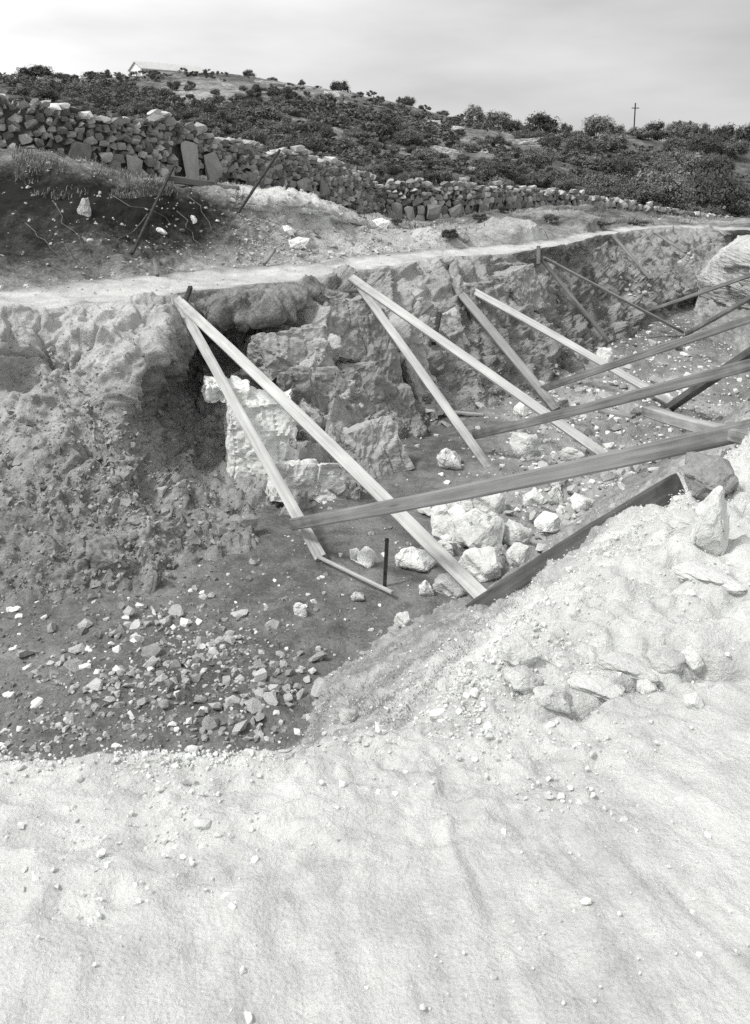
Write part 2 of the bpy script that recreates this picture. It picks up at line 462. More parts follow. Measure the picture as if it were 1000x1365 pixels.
# ---- the path along the top
G, ts = loft([r_top, r_back], 620, [34])
p = G.reshape(-1, 3); tt = np.tile(ts, 620)
edge = np.clip(np.minimum(tt, 1 - tt) / 0.18, 0, 1)
p2 = p + common(p) + np.stack([0 * tt, 0 * tt, edge * (0.05 * fbm(p, 0.6, 4, 81) + 0.015 * fbm(p, 0.15, 3, 82)) - edge * 0.02], 1)
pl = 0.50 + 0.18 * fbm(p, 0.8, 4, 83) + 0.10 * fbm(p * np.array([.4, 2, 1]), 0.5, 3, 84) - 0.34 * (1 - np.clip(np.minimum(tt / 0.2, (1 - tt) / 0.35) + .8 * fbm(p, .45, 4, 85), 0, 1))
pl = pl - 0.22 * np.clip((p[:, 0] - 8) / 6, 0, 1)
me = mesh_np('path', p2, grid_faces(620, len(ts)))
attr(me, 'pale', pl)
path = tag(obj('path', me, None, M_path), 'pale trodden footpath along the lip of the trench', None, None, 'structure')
PATH_V = p2

# ---- spoil bank and terrace between the path and the dry stone walls
G, ts = loft([r_back, r_mmid, r_cut, r_crest, r_base, r_behind], 560, [60, 50, 45, 50, 24])
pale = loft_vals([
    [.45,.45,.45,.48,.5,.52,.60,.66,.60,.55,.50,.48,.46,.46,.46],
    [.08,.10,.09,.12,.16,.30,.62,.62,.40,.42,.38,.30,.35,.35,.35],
    [.02,.02,.02,.03,.06,.60,.76,.62,.36,.42,.38,.30,.35,.35,.35],  # cut below the crest: dark soil, turf shade included in the tone
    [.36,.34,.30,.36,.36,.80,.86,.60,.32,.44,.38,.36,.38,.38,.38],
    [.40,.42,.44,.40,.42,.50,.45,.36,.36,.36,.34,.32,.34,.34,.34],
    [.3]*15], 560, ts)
p = G.reshape(-1, 3); tt = np.tile(ts, 560)
N = normals_grid(G); N = np.where(N[..., 2:3] < 0, -N, N); n = N.reshape(-1, 3)
env = np.clip(tt / 0.25, 0, 1)
px_, py_ = project(p)
disp = 0.22 * fbm(p, 1.6, 4, 91) + 0.10 * fbm(p, 0.5, 4, 92) + 0.05 * facet(p, 0.4, 93) * np.clip(pale.ravel() * 1.6 - .2, 0, 1) + 0.04 * fbm(p, 0.16, 2, 94)
for mx, my, mr, mh in ((3.1, 24.5, 1.6, .35), (5.2, 30, 2.4, .5), (7.6, 36, 2.6, .45), (1.2, 22.0, 1.2, .25), (9.5, 40, 3, .4)):     # little spoil heaps
    disp = disp + mh * np.exp(-(((p[:, 0] - mx) / mr) ** 2 + ((p[:, 1] - my) / (mr * .8)) ** 2))
p2 = p + n * (disp * env)[:, None] + common(p)
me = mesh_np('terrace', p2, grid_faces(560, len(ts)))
dark_band = np.exp(-((tt - 1.9) / 0.5) ** 2) * np.clip((330 - px_) / 60, 0, 1) * 0.16      # humus and root layer, with the shade under the turf painted in
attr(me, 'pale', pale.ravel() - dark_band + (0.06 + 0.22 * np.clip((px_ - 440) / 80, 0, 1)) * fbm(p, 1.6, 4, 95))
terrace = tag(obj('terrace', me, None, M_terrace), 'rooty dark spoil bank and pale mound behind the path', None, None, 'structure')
TERR_V, TERR_PX = p2, (px_, py_)

# ---- the hill
G, ts = loft([r_behind, r_hlow, r_hmid, r_hcrest, r_far1, r_far2, r_far3], 420, [50, 90, 110, 14, 6, 4])
p = G.reshape(-1, 3); tt = np.tile(ts, 420)
env = np.clip(tt / 0.2, 0, 1) * np.clip((5.0 - tt), 0, 1)
dz = env * (1.0 * fbm(p, 22, 4, 101) + 0.5 * fbm(p, 6, 4, 102, ridged=True) + 0.2 * fbm(p, 1.6, 3, 103))
p2 = p + common(p) + np.stack([0 * dz, 0 * dz, dz], 1)
me = mesh_np('hill', p2, grid_faces(420, len(ts)))
hx_, hy_ = project(p)
open_ = np.exp(-(((hx_ - 255) / 85) ** 2 + ((hy_ - 128) / 22) ** 2)) + np.exp(-(((hx_ - 640) / 80) ** 2 + ((hy_ - 195) / 24) ** 2)) + .7 * np.exp(-(((hx_ - 400) / 150) ** 2 + ((hy_ - 118) / 10) ** 2))
hp = 0.42 + 0.10 * fbm(p, 30, 3, 104) + 0.22 * open_      # grazed, stony ground
attr(me, 'pale', hp)
hill = tag(obj('hill', me, None, M_hill), 'long scrubby hillside rising behind the walls', None, None, 'structure')
HILL_V, HILL_T, HILL_OPEN = p2, tt, open_

# ---- the floor
nx, ny = 420, 420
ux = np.concatenate([np.linspace(-1.8, -0.56, 40, endpoint=False), np.linspace(-0.56, 0.56, 350), np.linspace(0.58, 1.0, 30)])
yy = np.geomspace(2.6, 62, ny)
U, Y = np.meshgrid(ux, yy, indexing='ij')
X = U * Y
p = np.stack([X.ravel(), Y.ravel(), np.full(X.size, -2.25)], 1)
px_, py_ = project(p)
rub = np.clip(fbm(p, 2.6, 3, 111) * 1.3 + 0.25, 0, 1)
right = np.clip((px_ - 600) / 120, 0, 1) * np.clip((py_ - 450) / 40, 0, 1)
p[:, 2] += 0.10 * fbm(p, 1.7, 4, 112) + 0.06 * fbm(p, 0.4, 4, 113) + 0.03 * fbm(p, 0.12, 3, 114) + right * 0.07 * facet(p, 0.35, 115)
p[:, 2] += 0.16 * right * fbm(p, 1.1, 3, 116)
p[:, 2] += 0.28 * np.exp(-(((p[:, 0] + 1.6) / 1.2) ** 2 + ((p[:, 1] - 6.5) / 0.9) ** 2)) * 0.5
pl = 0.34 + 0.12 * fbm(p, 1.4, 4, 117) + 0.06 * fbm(p, .2, 3, 119) + 0.50 * right * (0.55 + 0.7 * fbm(p, 1.0, 4, 118))
me = mesh_np('trench_floor', p, grid_faces(nx, ny))
attr(me, 'pale', pl)
floor_o = tag(obj('trench_floor', me, None, M_floor), 'dark gravelly floor of the trench strewn with rubble', None, None, 'structure')
FLOOR_V, FLOOR_PX = p, (px_, py_)

# ---- the near bank on the right, where the camera stands
b_foot = [Vector((-7, 7.2, -2.6)), Vector((-3.4, 4.9, -2.5)), Vector((-1.6, 4.9, -2.5)), Z(392, 1000, -2.35), Z(432, 905, -2.35), Z(530, 838, -2.35), Z(655, 782, -2.35), Z(780, 690, -2.35), Z(848, 632, -2.4)] + [Vector(a) for a in [(6.4,15.8,-2.45),(8.2,20.5,-2.45),(8.15,24.0,-2.45),(10.5,26,-2.5),(16,27,-2.5)]]
b_mid = [Vector((-6, 4.6, -1.1)), Vector((-2.6, 3.3, -1.2)), Vector((-1.0, 3.4, -1.2)), D(455, 985, 3.9), D(520, 935, 4.2), D(600, 858, 5.0), D(692, 797, 6.3), D(815, 704, 5.5), D(930, 622, 7.5)] + [Vector(a) for a in [(6.8,15.2,-1.2),(8.5,20,-1.2),(8.22,23.85,-1.3),(10.8,24.9,-1.2),(16,25.5,-1.3)]]
b_edge = [D(-900, 1030, 2.6), D(-250, 1006, 2.5), D(150, 1022, 2.42), D(420, 1006, 2.43), D(572, 985, 2.62), D(655, 885, 3.02), D(745, 795, 3.66), D(868, 690, 4.45), D(985, 606, 5.6), D(1130, 520, 10.0), D(1090, 420, 17.5), D(938, 358, 23.6), D(1060, 340, 22.5), D(1400, 335, 24)]
b_top = [Vector(a) for a in [(-5,1.2,0.0),(-2,1.6,0.02),(-0.6,1.75,0.02),(0.1,1.9,0.03),(0.5,2.05,0.06),(0.9,2.4,0.10),(1.4,2.9,0.16),(2.2,3.9,0.24),(3.4,5.6,0.35),(5.4,9.4,0.35),(8.2,13.5,0.35),(9.4,22.4,0.3),(12,21,0.4),(18,22,0.4)]]
b_back = [Vector(a) for a in [(-4,-4,0.1),(-1.5,-4,0.1),(0,-4,0.1),(1,-4,0.1),(2.5,-3.5,0.2),(4,-2.5,0.25),(6,-1,0.3),(8,1,0.4),(10,3.5,0.6),(12,7,0.6),(14,11,0.6),(17,15,0.6),(20,17,0.6),(30,18,0.6)]]
def z_bank(px): return px
NB = 680
G, ts = loft([b_foot, b_mid, b_edge, b_top, b_back], NB, [70, 80, 190, 50])
p = G.reshape(-1, 3); tt = np.tile(ts, NB)
N = normals_grid(G); N = np.where(N[..., 2:3] < 0, -N, N); n = N.reshape(-1, 3)
px_, py_ = project(p)
topness = np.clip((tt - 1.6) / 0.35, 0, 1)
warp = p + np.stack([fbm(p, 0.3, 3, 121), fbm(p, 0.3, 3, 122), fbm(p, 0.3, 3, 123)], 1) * 0.08
trod = np.clip((p[:, 1] - 2.25) / 0.5, 0.22, 1)            # flatter where it has been walked on
lump = trod * (0.07 * fbm(p, 0.55, 4, 124) + 0.018 * fbm(warp, 0.34, 5, 141, gain=.6, ridged=True) + 0.018 * facet(warp * np.array([1, 1.3, 1]), .24, 143)) \
     + (.35 + .65 * trod) * (0.018 * facet(warp + 2, 0.10, 142) + 0.03 * fbm(p, 0.15, 4, 125)) + 0.016 * fbm(p, 0.05, 3, 126)
ledges = 0.04 * facet(warp * np.array([1.0, 1.6, 1.0]), 0.42, 127) * trod
disp = lump + ledges * (0.10 + 0.6 * np.clip((px_ - 640) / 120, 0, 1) * np.clip((1010 - py_) / 60, 0, 1)) * np.clip(tt / 0.6, 0, 1)
# a crack that runs across the slab: its upper lip stands proud of its lower one
crk_y = np.interp(px_, [700, 760, 830, 880, 930, 1010], [962, 945, 920, 905, 893, 880]) + 16 * fbm(p, 0.10, 4, 128)
inx = np.clip((px_ - 715) / 40, 0, 1) * np.clip((1000 - px_) / 40, 0, 1)
dy_ = py_ - crk_y
disp = disp - inx * topness * 0.16 * np.exp(-((dy_ - 5) / 4.0) ** 2) * np.clip(.7 + fbm(p, .15, 3, 147) * 1.2, 0, 1.3) + inx * topness * 0.015 * np.exp(-((dy_ + 14) / 14.0) ** 2)
far = np.clip((p[:, 1] - 7) / 6, 0, 1)
disp = disp * (1 - far * 0.4) + far * (0.20 * fbm(p, 1.8, 3, 131) + 0.10 * fbm(p * np.array([1, 1, .5]), 0.5, 4, 132))
p2 = p + n * disp[:, None]
slump = np.clip(1.2 - np.abs(tt - 1.9) / .7, 0, 1) * np.clip((.25 - p[:, 0]) / .3, 0, 1)                # the lip has crumbled in bites
p2[:, 1] -= slump * 0.16 * np.clip(.25 + 1.1 * fbm(p * np.array([1, .3, .3]), .55, 4, 151), 0, 1)
p2[:, 2] -= slump * 0.05 * np.clip(fbm(p, .4, 3, 152), 0, 1)
me = mesh_np('near_bank', p2, grid_faces(NB, len(ts)))
pl = 0.42 + 0.36 * np.maximum(np.clip((tt - 0.7) / 1.25, 0, 1) - .30 * np.clip(1 - tt / .9, 0, 1), 0.62 * np.clip((p[:, 1] - 16) / 4, 0, 1) * (tt > .1)) + 0.10 * fbm(p, 0.5, 4, 129) - 0.22 * far + 0.20 * fbm(p, 0.12, 4, 133) + 0.12 * np.minimum(fbm(p, .5, 4, 136), 0) + .03 - .10 * np.clip(-fbm(p, .05, 2, 144), 0, 1)
attr(me, 'pale', pl)
near_bank = tag(obj('near_bank', me, None, M_bank), 'pale sandy limestone bank on the near side of the trench', None, None, 'structure')
BANK_V, BANK_T, BANK_PX = p2, tt, (px_, py_)

bpy.context.view_layer.update()
DG = bpy.context.evaluated_depsgraph_get()
TREES = {o.name: BVHTree.FromObject(o, DG) for o in (trench_wall, path, terrace, hill, floor_o, near_bank)}
def cast(px, py, only=None):
    d = ray(px, py).normalized()
    best = None
    for k, t in TREES.items():
        if only and k not in only: continue
        h = t.ray_cast(Vector((0, 0, EYE)), d)
        if h[0] is not None and (best is None or h[3] < best[1]):
            best = (h[0], h[3], h[1], k)
    return best
def hit(px, py, only=None):
    b = cast(px, py, only)
    return b[0] if b else None
def drop(x, y, only=None):
    best = None
    for k, t in TREES.items():
        if only and k not in only: continue
        h = t.ray_cast(Vector((x, y, 60)), Vector((0, 0, -1)))
        if h[0] is not None and (best is None or h[0].z > best.z): best = h[0]
    return best
def depth_px(p):
    return p.y * CP - (p.z - EYE) * SP

# ================================================================== STONES
def hull_mesh(name, seed, npts=16, boxy=0.5, sub=0, rough=0.0, mat=None, flat=(1, 1, 1)):
    """an angular stone about 1 m across, broken faces and sharp edges"""
    r = random.Random(seed)
    bm = bmesh.new()
    for _ in range(npts):
        v = Vector((r.gauss(0, 1), r.gauss(0, 1), r.gauss(0, 1))).normalized()
        m = max(abs(v.x), abs(v.y), abs(v.z))
        v = v * (1 - boxy) + (v / m) * boxy * r.uniform(0.85, 1.0)
        bm.verts.new((v.x * 0.5 * flat[0], v.y * 0.5 * flat[1], v.z * 0.5 * flat[2]))
    g = bmesh.ops.convex_hull(bm, input=bm.verts)
    bmesh.ops.delete(bm, geom=list({e for e in g['geom_interior'] + g['geom_unused'] if isinstance(e, bmesh.types.BMVert)}), context='VERTS')
    bmesh.ops.dissolve_limit(bm, angle_limit=math.radians(14), verts=bm.verts, edges=bm.edges)
    if sub:
        bmesh.ops.bevel(bm, geom=list(bm.edges) , offset=0.035, segments=1, affect='EDGES', profile=0.6)
        bmesh.ops.triangulate(bm, faces=bm.faces)
        for _ in range(sub):
            bmesh.ops.subdivide_edges(bm, edges=[e for e in bm.edges if e.calc_length() > 0.05], cuts=1, use_grid_fill=True)
            bmesh.ops.triangulate(bm, faces=bm.faces)
    bmesh.ops.recalc_face_normals(bm, faces=bm.faces)
    me = bpy.data.meshes.new(name)
    bm.to_mesh(me); bm.free()
    if sub and rough:
        co = np.empty(len(me.vertices) * 3, dtype=np.float32); me.vertices.foreach_get('co', co)
        no = np.empty(len(me.vertices) * 3, dtype=np.float32); me.vertices.foreach_get('normal', no)
        co = co.reshape(-1, 3).astype(float); no = no.reshape(-1, 3)
        d = rough * (0.6 * fbm(co + seed, 0.35, 4, seed) + 0.5 * facet(co + seed * 1.3, 0.3, seed))
        co = co + no * d[:, None]
        me.vertices.foreach_set('co', co.astype(np.float32).ravel())
        me.update()
    if mat: me.materials.append(mat)
    return me
def variants(name, n, mat, **kw):
    s0 = abs(sum(ord(c) for c in name)) * 3
    return [hull_mesh(name, s0 + i * 17, mat=mat, **kw) for i in range(n)]
def block_mesh(name, seed, mat, dims=(1, 1, 1), rough=0.05):
    """a fractured block of real size: broken planes and sharp arrises"""
    r = random.Random(seed)
    bm = bmesh.new()
    for sx in (-1, 1):
        for sy in (-1, 1):
            for sz in (-1, 1):
                k = r.uniform(.72, 1.0)
                for _ in range(2):
                    bm.verts.new((sx * .5 * dims[0] * r.uniform(.66, 1.0), sy * .5 * dims[1] * r.uniform(.7, 1.0), sz * .5 * dims[2] * k * r.uniform(.8, 1.0)))
    g = bmesh.ops.convex_hull(bm, input=bm.verts)
    bmesh.ops.delete(bm, geom=list({e for e in g['geom_interior'] + g['geom_unused'] if isinstance(e, bmesh.types.BMVert)}), context='VERTS')
    bmesh.ops.triangulate(bm, faces=bm.faces)
    lim = max(dims) / 26
    for _ in range(6):
        e = [e for e in bm.edges if e.calc_length() > lim]
        if not e or len(bm.faces) > 9000: break
        bmesh.ops.subdivide_edges(bm, edges=e, cuts=1)
        bmesh.ops.triangulate(bm, faces=bm.faces)
    bmesh.ops.recalc_face_normals(bm, faces=bm.faces)
    me = bpy.data.meshes.new(name); bm.to_mesh(me); bm.free()
    n = len(me.vertices)
    co = np.empty(n * 3, dtype=np.float32); me.vertices.foreach_get('co', co)
    no = np.empty(n * 3, dtype=np.float32); me.vertices.foreach_get('normal', no)
    co = co.reshape(-1, 3).astype(float); no = no.reshape(-1, 3)
    w = co + np.stack([fbm(co + seed, .2, 3, seed + 7), fbm(co + seed, .2, 3, seed + 8), fbm(co + seed, .2, 3, seed + 9)], 1) * .04
    f1, f2, _c, _o = worley(w * np.array([1.3, 1, .55]) + seed, .42, seed + 3)
    d = 0.022 * fbm(co + seed, .3, 4, seed + 1) + 0.030 * facet(w + seed, .36, seed + 2) + .010 * facet(w + seed, .10, seed + 4) + .010 * fbm(co, .05, 2, seed + 5) - .03 * np.exp(-((f2 - f1) / .05) ** 2)
    co = co + no * (d * rough / .05)[:, None]
    me.vertices.foreach_set('co', co.astype(np.float32).ravel()); me.update()
    me.materials.append(mat)
    return me
V_white = variants('white_stone', 6, M_white_stone, npts=18, boxy=0.55, sub=3, rough=0.07)
V_rub = variants('rubble_stone', 12, M_rubble, npts=15, boxy=0.72, flat=(1, .85, .7))
V_rubw = variants('pale_stone', 10, M_palerubble, npts=15, boxy=0.72, flat=(1, .85, .72))
V_clod = variants('clod', 5, M_clod, npts=11, boxy=0.3)
V_wst = variants('stone', 10, M_wallstone, npts=14, boxy=0.75)
V_wstp = variants('stone', 5, M_palewallstone, npts=14, boxy=0.75)
M_slab = stone_mat('upright_slab', 0.15, 0.32, 4)
V_slab = variants('slab', 4, M_slab, npts=16, boxy=0.8)
V_face = [block_mesh('rock', 900 + i * 13, M_rockface, rough=.06) for i in range(6)]
V_dark = variants('rock', 4, M_darkrock, npts=22, boxy=0.5, sub=3, rough=0.08)

def stone(name, me, loc, dims, rot, label, cat, group=None):
    o = obj(name, me)
    o.location = loc; o.scale = dims; o.rotation_euler = rot
    tag(o, label, cat, group)
    return o
def stone_px(name, me, px, py, w, h, label, cat, group=None, sink=0.3, deep=None, rot=None, only=None, push=0.0):
    """a stone whose middle shows at px,py, w x h pixels large, set on the ground below it"""
    p = hit(px, py + h * 0.32, only)
    if p is None: return None
    s = depth_px(p) / FPX
    W, H = w * s, h * s
    Dp = deep if deep else 0.85 * W
    r = rot if rot is not None else (random.uniform(-.25, .25), random.uniform(-.25, .25), random.uniform(-.6, .6))
    return stone(name, me, (p.x, p.y + Dp * 0.3 - push, p.z + H * (0.5 - sink) * 0.9), (W, Dp, H * 1.1), r, label, cat, group)

# stuff: many little pieces in one mesh
def joined(name, templates, pos, size, mat, rots=None, smooth=False, squash=(1, 1, 1)):
    tv, tf = [], []
    for me in templates:
        bm = bmesh.new(); bm.from_mesh(me); bmesh.ops.triangulate(bm, faces=bm.faces)
        bm.verts.ensure_lookup_table()
        tv.append(np.array([v.co[:] for v in bm.verts])); tf.append(np.array([[v.index for v in f.verts] for f in bm.faces]))
        bm.free()
    VV, FF, base = [], [], 0
    n = len(pos)
    which = RNG.integers(0, len(templates), n)
    for k in range(len(templates)):
        idx = np.where(which == k)[0]
        if not len(idx): continue
        a = RNG.uniform(0, 2 * np.pi, len(idx)); b = RNG.uniform(-.5, .5, len(idx))
        ca, sa, cb, sb = np.cos(a), np.sin(a), np.cos(b), np.sin(b)
        R = np.zeros((len(idx), 3, 3))
        R[:, 0, 0] = ca; R[:, 0, 1] = -sa * cb; R[:, 0, 2] = sa * sb
        R[:, 1, 0] = sa; R[:, 1, 1] = ca * cb; R[:, 1, 2] = -ca * sb
        R[:, 2, 1] = sb; R[:, 2, 2] = cb
        sc = size[idx][:, None, None] * np.array(squash)[None, None, :] * RNG.uniform(0.75, 1.25, (len(idx), 1, 3))
        v = np.einsum('nij,nkj->nki', R, tv[k][None] * sc) + pos[idx][:, None, :]
        f = tf[k][None] + (np.arange(len(idx)) * len(tv[k]))[:, None, None] + base
        VV.append(v.reshape(-1, 3)); FF.append(f.reshape(-1, 3)); base += len(idx) * len(tv[k])
    me = mesh_np(name, np.concatenate(VV), np.concatenate(FF), smooth)
    me.materials.append(mat)
    return me
def pick(V, weight, n, jit=0.015):
    w = np.clip(weight, 0, None); w = w / w.sum()
    return V[RNG.choice(len(V), n, p=w)] + RNG.normal(0, jit, (n, 3)) * np.array([1, 1, .3])

# ---- gravel and clods over the trench
def scatter_ground():
    wx, wy = project(WALL_V)
    dist = WALL_V[:, 1]
    inside = (wx > -30) & (wx < 1010) & (wy < 830)
    dens = inside * np.clip((wy - 430 + (dist - 12) * 6) / 200, 0, 1) / np.maximum(dist, 5)
    P = pick(WALL_V, dens, 9000)
    me = joined('clods', V_clod, P, np.random.default_rng(1).gamma(1.5, 0.016, 9000) + 0.008, M_clod)
    tag(obj('clods', me), 'loose clods and crumbs on the cut face and the talus', 'clods', None, 'stuff')
    fx, fy = FLOOR_PX
    ok = (fx > -20) & (fx < 1000) & (fy > 400) & (fy < 1060)
    reg = ok * (0.25 + 1.6 * np.clip((fx - 600) / 150, 0, 1) * (fy < 780) + 1.5 * np.clip((470 - fx) / 200, 0, 1) * np.clip((fy - 700) / 120, 0, 1))
    P = pick(FLOOR_V, reg, 9000)
    me = joined('gravel', V_clod, P, np.random.default_rng(2).gamma(1.3, 0.014, 9000) + 0.006, M_clod)
    tag(obj('gravel', me), 'dark gravel and crumbs over the trench floor', 'gravel', None, 'stuff')
    P = pick(FLOOR_V, ok * (0.12 + 1.5 * np.clip((fx - 620) / 120, 0, 1) * (fy < 760) + 0.10 * np.clip((450 - fx) / 150, 0, 1) * (fy > 780)), 4600)
    me = joined('pale_gravel', V_rubw, P, np.random.default_rng(3).gamma(1.6, 0.022, 4600) + 0.010, M_white_stone)
    tag(obj('pale_gravel', me), 'pale limestone chips over the trench floor', 'gravel', None, 'stuff')
    P = pick(FLOOR_V, ok * (.1 + np.clip((460 - fx) / 150, 0, 1) * np.clip((fy - 740) / 80, 0, 1) + .5 * np.clip((fx - 640) / 100, 0, 1) * (fy < 700)) * np.clip(.15 + 1.6 * fbm(FLOOR_V, .7, 3, 146), 0.02, 1), 2400)
    me = joined('stone_chips', V_rub, P, np.random.default_rng(12).gamma(1.3, 0.018, 2400) + 0.008, M_rubble)
    tag(obj('stone_chips', me), 'grey stone chips half sunk in the trench floor', 'stone chips', None, 'stuff')
    tx, ty = TERR_PX
    ok = (tx > -20) & (tx < 1000) & (ty > 200) & (TERR_V[:, 1] < 45)
    P = pick(TERR_V, ok * (0.12 + 1.2 * ((tx > 310) & (tx < 620))) / np.maximum(TERR_V[:, 1] - 10, 2), 3500)
    me = joined('chips', V_rub, P, np.random.default_rng(4).gamma(1.6, 0.018, 3500) + 0.012, M_rubble)
    tag(obj('chips', me), 'stone chips on the spoil bank behind the path', 'stone chips', None, 'stuff')
    P = pick(PATH_V, (PATH_V[:, 1] < 40) * 1.0, 420)
    me = joined('pebbles', V_rubw, P, np.random.default_rng(5).gamma(1.6, 0.012, 420) + 0.008, M_rubble)
    tag(obj('pebbles', me), 'small pebbles scattered on the pale path', 'pebbles', None, 'stuff')
    bx, by = BANK_PX
    ok = (bx > -40) & (bx < 1040) & (by < 1420) & (BANK_V[:, 1] < 9)
    P = pick(BANK_V, ok * np.clip(.35 + 1.3 * fbm(BANK_V, .5, 3, 137), .06, 1), 26000)
    me = joined('grit', V_rubw, P, np.random.default_rng(6).gamma(0.65, 0.0055, 26000) + 0.002, M_white_stone)
    tag(obj('grit', me), 'pale grit and crumbs on the near bank', 'grit', None, 'stuff')
scatter_ground()

# ---- rocks built into the cut face
FACE = 'limestone blocks exposed in the cut face'
def face_rock(px, py, w, h, k, label, dark=False, deep=0.7, rot=(0, 0, 0), push=0.10, mat=None, Y=None):
    p = D(px, py, Y) if Y else hit(px, py)
    s = depth_px(p) / FPX
    me = block_mesh('rock', 700 + px + py * 3, mat or (M_darkrock if dark else M_rockface), (w * s * 1.22, deep, h * s * 1.22))
    return stone('rock', me, (p.x, p.y + deep * 0.28 - push, p.z), (1, 1, 1), rot, label, 'rock', FACE)
face_rock(346, 586, 84, 124, 0, 'large pale squarish block standing in the recess behind the first pair of props', rot=(-.14, .08, .30), push=0.2, mat=M_white_stone, Y=11.75)
face_rock(302, 519, 54, 22, 1, 'thin pale slab lying on top of the squarish block', deep=0.5, rot=(0.05, .1, .2), push=.2, mat=M_white_stone, Y=11.9)
face_rock(384, 472, 92, 62, 5, 'broad grey block under the dark earth lip', True, rot=(-.22, -.08, .5), deep=0.8, push=.06)
face_rock(424, 540, 60, 100, 2, 'tall grey block with a sloping shoulder right of the squarish block', True, rot=(-.24, -.16, .6), push=.14)
face_rock(388, 528, 34, 60, 4, 'small grey block wedged between the squarish block and the tall one', True, rot=(-.1, -.05, .4), push=.05)
face_rock(450, 440, 66, 84, 1, 'pale jagged rock high in the cut face left of the leaning slabs', rot=(-.2, .18, .6), push=.06)
face_rock(474, 535, 66, 84, 3, 'grey slab-sided block below the pale jagged rock', True, rot=(-.25, -.12, .62), push=.12)
face_rock(404, 645, 80, 52, 3, 'low pale ledge block under the upper end of the second prop', rot=(-.25, .1, .3), deep=0.9, push=.25, mat=M_white_stone)
face_rock(490, 612, 64, 78, 4, 'grey blocky rock at the foot of the cut face beside the dark floor', True, rot=(-.34, -.14, .66), deep=0.8, push=-.02)
face_rock(448, 655, 56, 34, 5, 'pale broken ledge stone beside the crossing of timber and beam', rot=(-.2, .1, .1), deep=0.6, push=.1)
face_rock(506, 490, 44, 150, 2, 'tall leaning grey slab beside a dark vertical crack', True, rot=(-.32, -.14, .66), deep=0.5, push=.14)
face_rock(552, 500, 38, 126, 3, 'narrow leaning slab right of the dark vertical crack', True, rot=(-.32, -.14, .74), deep=0.5, push=.12)
face_rock(598, 470, 52, 96, 0, 'broad leaning slab above the pile of flat stones', True, rot=(-.4, -.18, .8), deep=0.5, push=.06)
face_rock(122, 745, 54, 34, 1, 'dark angular stone half buried in the talus', True, rot=(.1, .4, .3), push=.08)
face_rock(690, 392, 50, 62, 3, 'fractured rock under the path between the third and fourth props', True, rot=(-.3, -.2, .75), push=.06)
face_rock(640, 420, 44, 80, 1, 'sloping rock rib under the head of the third props', True, rot=(-.35, -.2, .75), push=.04)

# ---- white stones on the trench floor
WS = 'white limestone lumps on the trench floor'
for k, (px, py, w, h, lab) in enumerate([
    (642, 713, 66, 54, 'largest white boulder on the trench floor, in the middle of the stone group'),
    (600, 704, 54, 46, 'pointed white boulder just left of the largest one'),
    (641, 757, 56, 36, 'white slab tilted in front of the largest boulder'),
    (558, 751, 56, 24, 'flat white slab lying right of the iron stake'),
    (690, 715, 40, 26, 'squat white stone just right of the largest boulder'),
    (690, 744, 30, 26, 'small white stone right of the tilted slab'),
    (577, 680, 38, 20, 'white stone just under the long cross beam'),
    (616, 672, 40, 28, 'grey-white stone behind the largest boulder'),
    (648, 672, 48, 40, 'squarish pale boulder close under the long cross beam'),
    (602, 615, 36, 24, 'pale stone alone on dark soil near the foot of the second prop pair'),
    (700, 596, 40, 30, 'domed pale boulder beyond the long cross beam'),
    (488, 746, 24, 22, 'small round white stone left of the iron stake'),
    (474, 741, 16, 16, 'fist-sized white stone touching the round one left of the stake'),
    (594, 735, 28, 16, 'small pale stone beside the foot of the long prop'),
    (602, 785, 44, 26, 'grey stone half buried by the lower end of the long prop'),
    (570, 787, 22, 18, 'small grey stone next to the half buried one'),
    (808, 475, 26, 20, 'bright pale stone far along the trench under the upper prop'),
    (694, 548, 18, 16, 'upright pale stone at the foot of the third prop'),
    (743, 640, 26, 22, 'pale stone under the middle of the long cross beam'),
    (765, 612, 30, 18, 'flat pale stone where the second long prop meets the floor'),
    (712, 668, 26, 20, 'triangular pale stone right of the stone group'),
    (744, 665, 24, 20, 'rounded pale stone between the stone group and the near bank'),
    (775, 672, 28, 18, 'low pale stone at the foot of the near bank'),
    (730, 700, 34, 20, 'broad pale stone at the edge of the near bank slope'),
    (722, 632, 20, 14, 'small pale stone hard under the long cross beam'),
    (400, 816, 18, 16, 'grey stone on the bare soil left of the white batten end'),
    (537, 828, 22, 16, 'grey lump in the grassy patch below the batten'),
    (478, 797, 20, 10, 'flat grey stone just below the end of the white batten'),
    (463, 957, 24, 16, 'pale stone alone on the lower grassy slope'),
]):
    w, h = w * 1.12, h * 1.12
    stone_px('boulder' if w > 40 else 'loose_stone', V_white[k % len(V_white)], px, py, w, h * 1.2, lab, 'stone', WS, sink=0.10, rot=(random.uniform(-.2, .2), random.uniform(-.25, .25), random.uniform(-.5, .5)))

